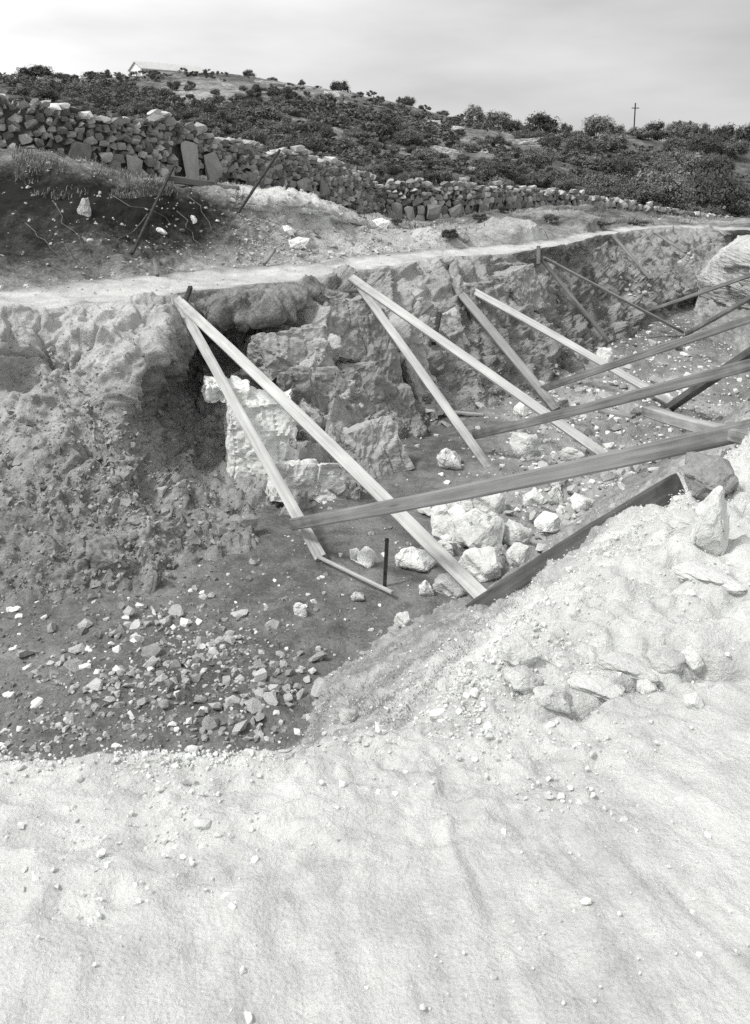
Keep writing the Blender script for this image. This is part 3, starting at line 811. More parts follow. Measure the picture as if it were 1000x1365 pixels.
# ---- rubble, stone by stone
def rubble(poly, n, wlo, whi, mats, label, cat, group, name, weight=None, only=None, seed=1, flat=0.7, zone=None):
    r = random.Random(seed)
    xs = [a[0] for a in poly]; ys = [a[1] for a in poly]
    def inside(x, y):
        c = False
        for i in range(len(poly)):
            (x1, y1), (x2, y2) = poly[i], poly[i - 1]
            if (y1 > y) != (y2 > y) and x < (x2 - x1) * (y - y1) / (y2 - y1) + x1: c = not c
        return c
    done = 0; taken = []
    for _ in range(n * 60):
        if done >= n: break
        x, y = r.uniform(min(xs), max(xs)), r.uniform(min(ys), max(ys))
        if not inside(x, y): continue
        if weight and r.random() > weight(x, y): continue
        w = wlo + (whi - wlo) * r.random() ** 2.2
        if any(abs(x - a) < (w + c) * .42 and abs(y - b) < (w + c) * .3 for a, b, c in taken): continue
        taken.append((x, y, w))
        p = hit(x, y, only)
        if p is None: continue
        s = depth_px(p) / FPX
        W = w * s
        V = r.choice(mats)
        hgt = W * r.uniform(0.45, 0.95) * flat / 0.7
        size = 'small' if w < wlo + (whi - wlo) * .18 else ('mid-sized' if w < wlo + (whi - wlo) * .55 else 'large')
        lb = f"{size} {'pale' if V is V_rubw else 'earthy' if V is V_clod else 'grey'} {label}" + (zone(x, y) if zone else '')
        stone(name, r.choice(V), (p.x, p.y, p.z + hgt * r.uniform(.05, .3)), (W, W * r.uniform(.6, 1.1), hgt), (r.uniform(-.6, .6), r.uniform(-.6, .6), r.uniform(0, 6.28)), lb, cat, group + (zone(x, y) if zone else ''))
        done += 1
def zone_left(x, y):
    if y < 850: return ' near the top of the rubble' if x < 200 else ' toward the batten'
    if x < 120: return ' at the far left of the rubble'
    if y > 930: return ' at the bottom by the near bank'
    return ' in the middle of the rubble' if x < 250 else ' beside the small heap'
blob = lambda x, y: 0.06 + 0.94 * (math.sin(x * .047 + 1) * math.sin(y * .06 + x * .02) > 0.05)
rubble([(30, 850), (70, 835), (300, 790), (345, 850), (430, 880), (350, 990), (20, 990)], 105, 9, 32, [V_rub, V_rubw, V_rub], 'broken stone below the left slope', 'stone', 'rubble below the left slope', 'rubble_stone', blob, seed=3, zone=zone_left)
rubble([(342, 888), (425, 878), (432, 925), (345, 940)], 20, 14, 32, [V_rub, V_rubw], 'angular stone in the small heap at the edge of the grassy patch', 'stone', 'small heap of stones by the grassy patch', 'rubble_stone', seed=4)
rubble([(280, 925), (350, 925), (350, 990), (270, 990)], 12, 14, 30, [V_rub, V_rubw], 'broken stone at the bottom edge of the rubble', 'stone', 'stones at the bottom edge of the rubble', 'rubble_stone', seed=5)
rubble([(655, 650), (770, 590), (900, 600), (880, 640), (760, 720), (700, 760), (660, 700)], 52, 9, 24, [V_rubw, V_rub, V_rubw], 'stone between cross beam and near bank', 'stone', 'rubble between the cross beam and the near bank', 'rubble_stone', seed=6, zone=lambda x, y: ' beyond the dark plank' if x > 790 else ' near the largest white boulder' if x < 720 else ' mid-way along it')
rubble([(690, 560), (740, 470), (830, 455), (920, 460), (930, 520), (880, 560), (760, 590)], 66, 8, 22, [V_rubw, V_rub, V_clod], 'stone in the rubble farther along the trench', 'stone', 'rubble farther along the trench floor', 'rubble_stone', seed=7)
rubble([(565, 545), (640, 540), (650, 575), (580, 570)], 12, 10, 26, [V_rubw, V_rub], 'flat stone in the pile at the foot of the leaning slabs', 'stone', 'pile of flat stones at the foot of the slabs', 'rubble_stone', seed=8, flat=.4)
rubble([(825, 368), (862, 365), (875, 392), (840, 398)], 16, 6, 13, [V_rubw], 'stone in the white heap on the far trench slope', 'stone', 'heap of white stones on the far slope', 'rubble_stone', seed=9)
rubble([(895, 335), (935, 330), (935, 350), (900, 352)], 8, 5, 10, [V_rubw, V_rub], 'stone high on the far end of the trench', 'stone', 'stones high on the far end of the trench', 'rubble_stone', seed=10)
rubble([(360, 300), (420, 300), (540, 345), (400, 340), (380, 330)], 18, 6, 20, [V_rubw, V_rub], 'stone lying between the mound and the path', 'stone', 'stones between the pale mound and the path', 'rubble_stone', seed=12, flat=.5)
rubble([(40, 620), (160, 700), (330, 650), (340, 790), (60, 830)], 20, 8, 20, [V_rub, V_clod, V_clod], 'stone lodged in the talus under the left bulge', 'stone', 'stones lodged in the left talus', 'rubble_stone', seed=13)
rubble([(30, 320), (330, 300), (340, 350), (200, 362), (30, 375)], 10, 6, 16, [V_rub, V_clod], 'stone lying at the foot of the dark root bank', 'stone', 'stones along the foot of the dark bank', 'rubble_stone', seed=14)
for px, py, w, h, lab in [(396, 323, 36, 16, 'pale flat stone leaning at the foot of the pale mound'), (384, 306, 22, 14, 'dark-shaded pale stone on the shoulder of the mound'),
                          (508, 297, 26, 18, 'rounded pale boulder on the terrace right of the mound'), (112, 278, 20, 30, 'upright grey stone in the dark root bank'),
                          (257, 293, 14, 12, 'small white stone on the dark bank near the leaning rods'), (215, 308, 18, 10, 'flat pale stone below the crossing rods'),
                          (615, 316, 24, 16, 'dark boulder on the terrace behind the path')]:
    stone_px('loose_stone', (V_dark if 'dark boulder' in lab or 'upright' in lab else V_white)[int(px) % 4], px, py, w, h, lab, 'stone', 'single stones on the terrace', sink=.2)

# ---- rocks of the near bank
BK = 'rocks on the near bank'
def bank_rock(px, py, Y, w, h, d, V, rot, lab):
    g = hit(px, py + h * .42, ('near_bank',)) or D(px, py + h * .42, Y)
    p = D(px, py, g.y + d * .2); s = depth_px(p) / FPX
    stone('rock', V, p, (w * s, d, h * s), rot, lab, 'rock', BK)
bank_rock(946, 640, 4.9, 70, 70, 0.30, V_dark[1], (.1, .2, .3), 'rounded grey boulder at the lip of the near bank under the beam ends')
bank_rock(953, 694, 4.3, 58, 112, 0.16, V_white[3], (.15, .14, .2), 'upright white slab in front of the grey boulder on the near bank')
bank_rock(945, 772, 3.6, 90, 22, 0.25, V_white[1], (.05, .05, .1), 'flat pale slab low on the near bank below the upright slab')
bank_rock(905, 690, 4.5, 60, 22, 0.2, V_white[4], (.1, -.1, .2), 'small ledge of pale rock left of the upright slab')
bank_rock(795, 912, 2.72, 76, 20, 0.14, V_white[2], (.05, .12, -.1), 'pale flat slab lying along the crack in the bank')
bank_rock(742, 930, 2.7, 70, 30, 0.10, V_white[3], (.25, .20, .1), 'rough ledge stone at the lower left end of the crack in the bank')
bank_rock(838, 893, 2.8, 92, 26, 0.13, V_white[1], (.30, .12, .15), 'long pale slab overhanging the middle of the crack')
bank_rock(888, 878, 2.85, 60, 24, 0.11, V_white[4], (.3, .16, .1), 'short pale slab overhanging the right end of the crack')
bank_rock(700, 905, 2.85, 60, 34, 0.10, V_white[0], (.2, .3, .2), 'rough pale lump on the shoulder left of the crack')
bank_rock(690, 868, 3.0, 54, 40, 0.12, V_white[5], (.3, .3, .4), 'rough knob of rock at the edge of the bank above the grassy slope')
bank_rock(860, 915, 2.62, 26, 22, 0.06, V_white[5], (.3, .2, .1), 'small white stone lodged in the crack of the bank')
bank_rock(925, 935, 2.55, 26, 22, 0.06, V_white[2], (.3, .2, .1), 'small squarish stone on the bank below the crack')
bank_rock(925, 878, 2.85, 30, 36, 0.08, V_white[0], (.3, .2, .4), 'white knob of rock at the right end of the crack')

# ================================================================== TIMBER
def beam(name, p0, p1, w, h, mat, label, cat, group, roll=0.0, bow=0.028, taper=1.0, seed=0):
    """a sawn timber from p0 to p1, w across and h deep, edges eased, a little bowed"""
    p0, p1 = Vector(p0), Vector(p1)
    L = (p1 - p0).length
    r = random.Random(seed + int(L * 1000))
    k = 22
    bow = bow * min(1, L / 4)
    bx, by = r.uniform(-bow, bow), r.uniform(-bow, bow)
    e = 0.14
    prof = [(-.5 + e, -.5), (.5 - e, -.5), (.5, -.5 + e), (.5, .5 - e), (.5 - e, .5), (-.5 + e, .5), (-.5, .5 - e), (-.5, -.5 + e)]
    vs, fs = [], []
    for i in range(k + 1):
        t = i / k
        sx = math.sin(t * math.pi)
        sc = 1 + (taper - 1) * t
        for a, b in prof:
            vs.append((t * L, a * w * sc * (1 + r.uniform(-.03, .03)) + bx * sx, b * h * sc * (1 + r.uniform(-.04, .04)) + by * sx))
    m = len(prof)
    for i in range(k):
        for j in range(m):
            a, b = i * m + j, i * m + (j + 1) % m
            fs.append((a, b, b + m, a + m))
    fs.append(tuple(range(m - 1, -1, -1))); fs.append(tuple(range(k * m, k * m + m)))
    me = bpy.data.meshes.new(name); me.from_pydata(vs, [], fs); me.update()
    xs = np.array([v[0] for v in vs])
    attr(me, 'mud', np.clip(1 - np.minimum(xs, L - xs) / (.22 * L + .1), 0, 1) ** 1.5)
    o = obj(name, me, None, mat)
    x = (p1 - p0).normalized()
    up = Vector((0, 0, 1))
    y = up.cross(x).normalized(); z = x.cross(y)
    M = Matrix((x, y, z)).transposed().to_4x4()
    o.matrix_world = Matrix.Translation(p0) @ M @ Matrix.Rotation(roll, 4, 'X')
    return tag(o, label, cat, group)
PR = 'timber props leaning from the path edge to the trench floor'
CB = 'timbers crossing the trench to the near bank'
beam('timber_prop', D(236, 398, 13.15), D(428, 744, 9.0), 0.125, 0.05, M_wood, 'shorter pale prop of the nearest pair, its foot beside the white batten', 'timber prop', PR, roll=.5)
beam('timber_prop', D(240, 403, 13.05), D(662, 814, 7.62), 0.135, 0.055, M_wood, 'long pale prop of the nearest pair reaching the near bank foot', 'timber prop', PR, roll=.6)
beam('timber_prop', D(478, 380, 14.75), D(652, 624, 12.3), 0.125, 0.05, M_wood, 'steeper prop of the second pair ending at the small pale stone', 'timber prop', PR, roll=.5)
beam('timber_prop', D(468, 370, 14.8), D(832, 625, 12.2), 0.14, 0.06, M_wood, 'long prop of the second pair slanting across the middle of the trench', 'timber prop', PR, roll=.6)
beam('timber_prop', D(600, 374, 18.3), D(742, 546, 15.5), 0.16, 0.07, M_wood_grey, 'dark-footed steep prop of the third pair', 'timber prop', PR, roll=.4)
beam('timber_prop', D(598, 370, 18.4), D(900, 540, 15.8), 0.15, 0.06, M_wood, 'long upper prop of the third pair above the bright far stone', 'timber prop', PR, roll=.6)
beam('timber_prop', D(722, 345, 21.6), D(812, 455, 21.2), 0.13, 0.06, M_wood_grey, 'steeper prop of the fourth pair against the far cut face', 'timber prop', PR, roll=.4)
beam('timber_prop', D(724, 343, 21.6), D(910, 442, 23.6), 0.13, 0.06, M_wood_grey, 'flatter prop of the fourth pair reaching the pale right wall', 'timber prop', PR, roll=.4)
beam('timber_prop', D(816, 313, 28.3), D(868, 372, 26.2), 0.11, 0.05, M_wood_grey, 'thin prop farthest but one along the trench', 'timber prop', PR)
beam('timber_prop', D(874, 311, 29.6), D(914, 337, 27.5), 0.11, 0.05, M_wood_grey, 'thin prop farthest along the trench', 'timber prop', PR)
beam('cross_beam', D(390, 699, 9.25), D(1030, 566, 5.4), 0.05, 0.125, M_wood_grey, 'long grey beam on edge from the nearest prop to the bank boulder', 'timber beam', CB, roll=0.05)
beam('cross_beam', D(632, 580, 12.9), D(1030, 478, 9.3), 0.06, 0.125, M_wood_grey, 'second cross beam behind the domed pale boulder', 'timber beam', CB)
beam('cross_beam', D(722, 519, 15.9), D(1030, 415, 13.3), 0.06, 0.125, M_wood_grey, 'third cross beam from the dark-footed prop to the right', 'timber beam', CB)
beam('cross_beam', D(860, 416, 24.3), D(1020, 360, 19.3), 0.06, 0.085, M_wood_grey, 'farthest cross beam against the pale right wall', 'timber beam', CB)
beam('cross_beam', D(915, 445, 20.5), D(1020, 385, 16.3), 0.06, 0.09, M_wood_grey, 'cross beam rising to the right just below the farthest one', 'timber beam', CB)
beam('bank_board', D(864, 548, 7.2), D(1010, 586, 5.3), 0.10, 0.085, M_wood, 'pale blunt-ended board jutting over the trench from the near bank', 'timber board', CB)
beam('dark_prop', D(893, 543, 15.8), D(1020, 458, 12.6), 0.15, 0.13, M_wood_dark, 'dark prop with blunt lower end behind the blunt-ended board', 'timber prop', CB)
beam('dark_beam', D(616, 824, 7.5), D(905, 648, 4.75), 0.05, 0.14, M_wood_dark, 'dark wide plank lying up the near bank slope from the long prop foot', 'timber plank', CB, roll=0.12)
beam('batten', D(424, 742, 8.95), Z(523, 790, -2.15), 0.032, 0.03, M_wood, 'thin white batten lying on the soil from the prop foot', 'batten', None)
beam('loose_board', D(800, 548, 15.3), D(845, 556, 14.9), 0.16, 0.05, M_wood_grey, 'short loose board lying on the rubble behind the second cross beam', 'board', None)
beam('loose_board', D(590, 548, 15.2), D(645, 553, 15.0), 0.10, 0.04, M_wood, 'pale board lying on the flat stones at the foot of the slabs', 'board', None)
beam('anchor_post', D(232, 396, 13.2), D(236, 432, 13.05), 0.09, 0.06, M_wood, 'short upright post at the head of the nearest props', 'post', None)
beam('anchor_post', D(480, 388, 14.9), D(432, 388, 15.0), 0.06, 0.05, M_wood_dark, 'dark flat peg at the head of the second pair of props', 'post', None)

ST = 'iron stakes around the trench'
def rod(p0, p1, r, label, name='iron_stake', mat=None, group=ST, cat='stake'):
    return beam(name, p0, p1, r * 2, r * 2, mat or M_iron, label, cat, group, bow=0.004)
g = hit(512, 782); s = depth_px(g) / FPX
rod(g - Vector((0, 0, .1)), D(516, 718, g.y), 0.018, 'thin dark stake standing upright in the soil right of the batten')
rod(D(246, 404, 13.2), D(254, 383, 13.5), 0.03, 'short dark stake just behind the head of the nearest props')
rod(D(588, 386, 18.2), D(597, 353, 18.6), 0.03, 'taller dark stake at the head of the third pair of props')
rod(D(600, 378, 18.4), D(611, 357, 18.8), 0.025, 'shorter dark stake right of the taller one at the third props')
rod(D(718, 352, 21.5), D(718, 328, 21.6), 0.04, 'grey stake at the head of the fourth pair of props', mat=M_wood_grey)
rod(D(578, 458, 16.0), D(586, 418, 16.6), 0.04, 'dark broken stake in the cut face above the second long prop')
LB = 'dark poles on the spoil bank'
rod(D(176, 338, 15.6), D(231, 222, 17.6), 0.024, 'long dark rod leaning up the root bank, the lower left one', 'leaning_rod', None, LB, 'rod')
rod(D(305, 302, 18.1), D(373, 200, 19.7), 0.024, 'long dark rod leaning up past the pale mound', 'leaning_rod', None, LB, 'rod')
rod(D(222, 238, 18.2), D(286, 247, 18.9), 0.07, 'thick dark log lying on the crest of the root bank', 'log', M_wood_dark, LB, 'log')
rod(D(286, 247, 18.9), D(318, 251, 19.2), 0.045, 'thin pale end piece lying in line with the dark log', 'log', M_wood_grey, LB, 'log')
rod(D(210, 367, 15.0), D(206, 347, 15.2), 0.03, 'short pale peg standing at the back edge of the path', 'peg', M_wood_grey, LB, 'peg')
rod(D(352, 352, 16.9), D(366, 333, 17.3), 0.03, 'short pale stick leaning at the foot of the pale mound', 'stick', M_wood_grey, LB, 'stick')

# roots and dead twigs on the dark bank
def twig(pts, r, label):
    vs, fs, m = [], [], 5
    for i, p in enumerate(pts):
        rr = r * (1 - 0.6 * i / (len(pts) - 1))
        for j in range(m):
            a = 2 * math.pi * j / m
            vs.append((p.x + rr * math.cos(a), p.y, p.z + rr * math.sin(a)))
    for i in range(len(pts) - 1):
        for j in range(m):
            a, b = i * m + j, i * m + (j + 1) % m
            fs.append((a, b, b + m, a + m))
    me = bpy.data.meshes.new('root'); me.from_pydata(vs, [], fs); me.update()
    return tag(obj('root', me, None, M_dead), label, 'root', 'bare roots hanging on the dark bank')
rt = random.Random(5)
for (a, b), lab in zip([((70, 268), (110, 330)), ((150, 262), (235, 300)), ((240, 285), (275, 335)), ((90, 330), (120, 362)), ((195, 290), (140, 345)), ((255, 262), (305, 330)), ((40, 300), (85, 345))],
    ['bare root hanging below the turf beside the upright grey stone', 'long bare root slanting under the dark rod', 'bare root near the small white stone on the bank', 'curled root end near the back edge of the path at far left',
     'bare root crossing behind the leaning rod', 'bare root left of the rod by the pale mound', 'bare root at the left end of the dark bank']):
    pts = []
    for i in range(7):
        t = i / 6
        h = hit(a[0] + (b[0] - a[0]) * t + rt.uniform(-6, 6), a[1] + (b[1] - a[1]) * t + rt.uniform(-3, 3))
        pts.append(h + Vector((0, -0.05 - 0.06 * math.sin(t * 3), 0.03)))
    twig(pts, 0.010, lab)

# ================================================================== DRY STONE WALLS
def dry_wall(name, label, cols, base, tops, height_fn, n_parts, course, slabs, seed, pale_frac=0.15):
    """base: world points along the wall's foot; built of stones in rough courses, 0.6 m thick"""
    r = random.Random(seed)
    base = [Vector(b) for b in base]
    seg = [(base[i + 1] - base[i]).length for i in range(len(base) - 1)]
    L = sum(seg)
    def at(s):
        i = 0
        while i < len(seg) - 1 and s > seg[i]:
            s -= seg[i]; i += 1
        f = s / seg[i]
        d = (base[i + 1] - base[i]); d.z = 0; d.normalize()
        return base[i].lerp(base[i + 1], f), d, (i + f) / (len(base) - 1)
    root = empty(name, base[0])
    tag(root, label, 'stone wall')
    pieces = []       # (loc, dims, rotz, mat)
    blocked = []
    for (s, w, h, lean) in slabs:
        p, d, u = at(s)
        nrm = Vector((d.y, -d.x, 0))
        pieces.append((p + nrm * 0.42 + Vector((0, 0, h * .44)), (w, .22, h), (r.uniform(-.06, .06), lean, math.atan2(d.y, d.x)), 'slab'))
        blocked.append((s - w * .42, s + w * .42, h * .88))
    s = 0.0
    # courses
    zc = 0.0
    while zc < 2.6:
        ch = r.uniform(*course) * (1.25 if zc < .3 else 1.0)
        s = r.uniform(0, .2)
        while s < L:
            w = ch * r.uniform(0.8, 1.9)
            p, d, u = at(min(s + w / 2, L - .01))
            H = height_fn(u) * (1 + .07 * math.sin(s * 1.7) + .05 * math.sin(s * 4.1))
            if zc + ch * .6 < H and not any(a < s + w / 2 < b and zc + ch / 2 < hh for a, b, hh in blocked):
                cap = zc + ch * 1.5 >= H
                nrm = Vector((d.y, -d.x, 0))
                out = 0.27 - 0.10 * zc + r.uniform(-.05, .06)
                loc = p + nrm * out + Vector((0, 0, zc + ch / 2 + r.uniform(-.04, .04)))
                cw = w * (1.35 if cap else 1.0)
                pale = r.random() < pale_frac or (cap and r.random() < .35)
                pieces.append((loc, (cw * 1.06, .34 * (1.5 if cap else 1) * r.uniform(.8, 1.2), ch * 1.12), (r.uniform(-.25, .25), r.uniform(-.3, .3), math.atan2(d.y, d.x) + r.uniform(-.25, .25)), 'pale' if pale else 'dark'))
            s += w
        zc += ch * .92
    pieces.sort(key=lambda a: -(a[1][0] * a[1][2]) / max(a[0].y, 8) ** 2)
    vis = [a for a in pieces if -0.42 < a[0].x / a[0].y < 0.42]
    rest = [a for a in pieces if not (-0.42 < a[0].x / a[0].y < 0.42)]
    parts, rest = vis[:n_parts], vis[n_parts:] + rest
    fam = {'slab': V_slab, 'pale': V_wstp, 'dark': V_wst}
    for loc, dims, rot, k in parts:
        o = obj('slab' if k == 'slab' else 'stone', r.choice(fam[k]), root)
        o.location = loc - root.location; o.scale = dims; o.rotation_euler = rot
    # the remaining, smaller stones and the hearting: one part
    for key, mt, nm in (('dark', M_wallstone, 'small_stones'), ('pale', M_palewallstone, 'small_pale_stones')):
        VV, FF, b0 = [], [], 0
        for loc, dims, rot, k in rest:
            if (k == 'pale') != (key == 'pale'): continue
            t = r.choice(fam[k])
            M = Matrix.Translation(loc - root.location) @ Matrix.Rotation(rot[2], 4, 'Z') @ Matrix.Rotation(rot[1], 4, 'Y') @ Matrix.Rotation(rot[0], 4, 'X') @ Matrix.Diagonal((*dims, 1))
            for v in t.vertices: VV.append((M @ v.co)[:])
            for f in t.polygons: FF.append(tuple(i + b0 for i in f.vertices))
            b0 += len(t.vertices)
        if not VV: continue
        me = bpy.data.meshes.new(nm); me.from_pydata(VV, [], FF); me.update()
        o = obj(nm, me, root, mt); o['kind'] = 'stuff'
    # earth-packed core, so that no daylight shows through
    VV, FF = [], []
    n = 80
    for i in range(n + 1):
        p, d, u = at(L * i / n * .9999)
        nrm = Vector((d.y, -d.x, 0)); H = height_fn(u) * .84
        p = p - root.location
        for o_, z_ in ((.20, -.4), (.12, H), (-.28, H), (-.4, -.4)):
            VV.append((p + nrm * o_ + Vector((0, 0, z_)))[:])
    for i in range(n):
        for j in range(3):
            a = i * 4 + j; FF.append((a, a + 1, a + 5, a + 4))
    me = bpy.data.meshes.new('core'); me.from_pydata(VV, [], FF); me.update()
    obj('core', me, root, M_bark)
    return root, at, L
def ground_pts(pts):
    out = []
    for px, py, Y in pts:
        p = D(px, py, Y); g = drop(p.x, p.y, ('terrace',))
        out.append(Vector((p.x, p.y, (g.z if g else p.z) - 0.05)))
    return out
w1 = ground_pts([(-250,175,20.6),(-100,190,20.9),(30,203,21.6),(80,212,22.2),(130,222,22.8),(200,236,24.3),(255,244,25.8),(330,251,28.3),(420,266,33.3),(470,278,37.5),(503,287,40.5)])
# wall top in the picture gives the height along it
tops1 = [(-250,85),(-100,112),(30,132),(80,146),(130,150),(200,155),(255,168),(330,190),(420,207),(470,226),(503,248)]
H1 = []
for b, (px, py) in zip(w1, tops1):
    H1.append(max(.6, D(px, py, b.y).z - b.z))
def h1(u): return float(np.interp(u * (len(H1) - 1), range(len(H1)), H1))
def s_of(pts, px):
    L = 0; prev = None
    for a, b in zip(pts, pts[1:]):
        xa, xb = CX + FPX * a.x / depth_px(a), CX + FPX * b.x / depth_px(b)
        if xa <= px <= xb: return L + (b - a).length * (px - xa) / (xb - xa)
        L += (b - a).length
    return L
sl = [(s_of(w1, 236), .74, 1.15, .06), (s_of(w1, 268), .66, .95, -.2), (s_of(w1, 318), .5, .55, .3), (s_of(w1, 385), .75, .6, -.12), (s_of(w1, 418), .6, .7, .22), (s_of(w1, 95), .66, .5, .3), (s_of(w1, 160), .6, .45, .35)]
dry_wall('dry_stone_wall', 'tall dry stone wall with upright slabs descending behind the dark root bank', None, w1, None, h1, 290, (.11, .21), sl, 21, .14)
w2 = ground_pts([(500,287,40.6),(545,290,41),(600,294,42.5),(645,290,45),(690,285,48.5),(760,280,55.5),(815,281,62.5),(890,289,72.5),(980,299,82.5),(1250,318,100)])
tops2 = [(500,246),(545,240),(600,243),(645,246),(690,250),(760,256),(815,265),(890,282),(980,292),(1250,310)]
H2 = [max(.6, D(px, py, b.y).z - b.z) for b, (px, py) in zip(w2, tops2)]
def h2(u): return float(np.interp(u * (len(H2) - 1), range(len(H2)), H2))
sl2 = [(s_of(w2, x), w, h, l) for x, w, h, l in [(525, .6, .8, .1), (542, .5, .7, -.1), (570, .9, .8, .2), (600, .9, .7, -.2), (632, .8, .7, .3), (668, .7, .8, -.4), (705, .7, .6, .4), (738, .6, .6, -.2), (520, .5, .5, 0)]]
dry_wall('dry_stone_wall', 'lower and longer dry stone wall running to the right in front of the dark trees', None, w2, None, h2, 180, (.16, .30), sl2, 33, .2)

# ================================================================== BUSHES AND TREES
def foliage_mesh(name, seed, lobes, leaves, leaf, mat, flat=.8):
    r = np.random.default_rng(seed)
    C0 = []
    for i in range(lobes):
        v = r.normal(size=3); v /= np.linalg.norm(v)
        v[2] = abs(v[2]) * 0.9 - 0.12
        C0.append(np.array([v[0] * .33, v[1] * .33, .42 + v[2] * .36 * flat]) * r.uniform(.72, 1.08))
    C0 = np.array(C0)
    rad = r.uniform(.11, .21, lobes)
    k = r.integers(0, lobes, leaves)
    d = r.normal(size=(leaves, 3)); d /= np.linalg.norm(d, axis=1, keepdims=True)
    pos = C0[k] + d * (rad[k] * r.uniform(.72, 1.04, leaves))[:, None]
    pos[:, 2] = np.maximum(pos[:, 2], .02)
    inner = np.arange(leaves) < leaves // 4
    pos = np.where(inner[:, None], C0[k] + d * (rad[k] * r.uniform(.1, .6, leaves))[:, None], pos)
    pos[:, 2] = np.maximum(pos[:, 2], .02)
    a = d + r.normal(size=(leaves, 3)) * .8; a /= np.linalg.norm(a, axis=1, keepdims=True)
    t = np.cross(a, r.normal(size=(leaves, 3))); t /= np.linalg.norm(t, axis=1, keepdims=True)
    b = np.cross(a, t)
    s = (leaf * r.uniform(.6, 1.3, leaves) * np.where(inner, 3.0, 1.0))[:, None]
    V = np.stack([pos - t * s - b * s * .4, pos + t * s * .2 - b * s * .8, pos + t * s + b * s * .3, pos - t * s * .3 + b * s * .8], 1).reshape(-1, 3)
    F = np.arange(leaves * 4).reshape(-1, 4)
    me = mesh_np(name, V, F, False)
    me.materials.append(mat)
    return me
def stem_mesh(seed, h=.5):
    r = random.Random(seed)
    bm = bmesh.new()
    def limb(a, b, r0, r1):
        d = (b - a).normalized(); x = d.orthogonal().normalized(); y = d.cross(x)
        ra = [bm.verts.new(a + (x * math.cos(t) + y * math.sin(t)) * r0) for t in (0, 1.05, 2.09, 3.14, 4.19, 5.24)]
        rb = [bm.verts.new(b + (x * math.cos(t) + y * math.sin(t)) * r1) for t in (0, 1.05, 2.09, 3.14, 4.19, 5.24)]
        for i in range(6): bm.faces.new((ra[i], ra[(i + 1) % 6], rb[(i + 1) % 6], rb[i]))
    top = Vector((r.uniform(-.04, .04), r.uniform(-.04, .04), h * .5))
    limb(Vector((0, 0, -.08)), top, .035, .024)
    for i in range(5):
        a = i * 1.26 + r.uniform(-.3, .3)
        limb(top, Vector((math.cos(a) * .24, math.sin(a) * .24, h * r.uniform(.8, 1.25))), .018, .006)
    me = bpy.data.meshes.new('trunk'); bm.to_mesh(me); bm.free()
    me.materials.append(M_bark)
    return me
BUSH = [foliage_mesh('crown', 300 + i, 18 + 4 * (i % 3), 4200, .015, M_leaf if i % 3 else M_leaf2) for i in range(7)]
BIG = [foliage_mesh('crown', 400 + i, 40, 11000, .0095, M_leaf if i % 2 else M_leaf2) for i in range(3)]
STEM = [stem_mesh(70 + i) for i in range(4)]
vr = random.Random(77)
def plant(name, px, py_base, w, h, label, cat, group, big=False, Y=None, k=None):
    if Y is None:
        g = hit(px, py_base, ('hill',))
        if g is None: return None
    else:
        p = D(px, py_base, Y); g = drop(p.x, p.y, ('hill',)) or p
    s = depth_px(g) / FPX
    W, H = w * s, h * s
    root = empty(name, (g.x, g.y, g.z - .22 * H))
    tag(root, label, cat, group)
    src = BIG if big else BUSH
    c = obj('crown', src[(k if k is not None else vr.randrange(99)) % len(src)], root)
    c.scale = (W * 1.15, W * vr.uniform(.95, 1.2), H * 1.35); c.rotation_euler = (0, 0, vr.uniform(0, 6.28))
    t = obj('trunk', STEM[vr.randrange(4)], root)
    t.scale = (W * .8, W * .8, H); t.rotation_euler = (0, 0, vr.uniform(0, 6.28))
    return root
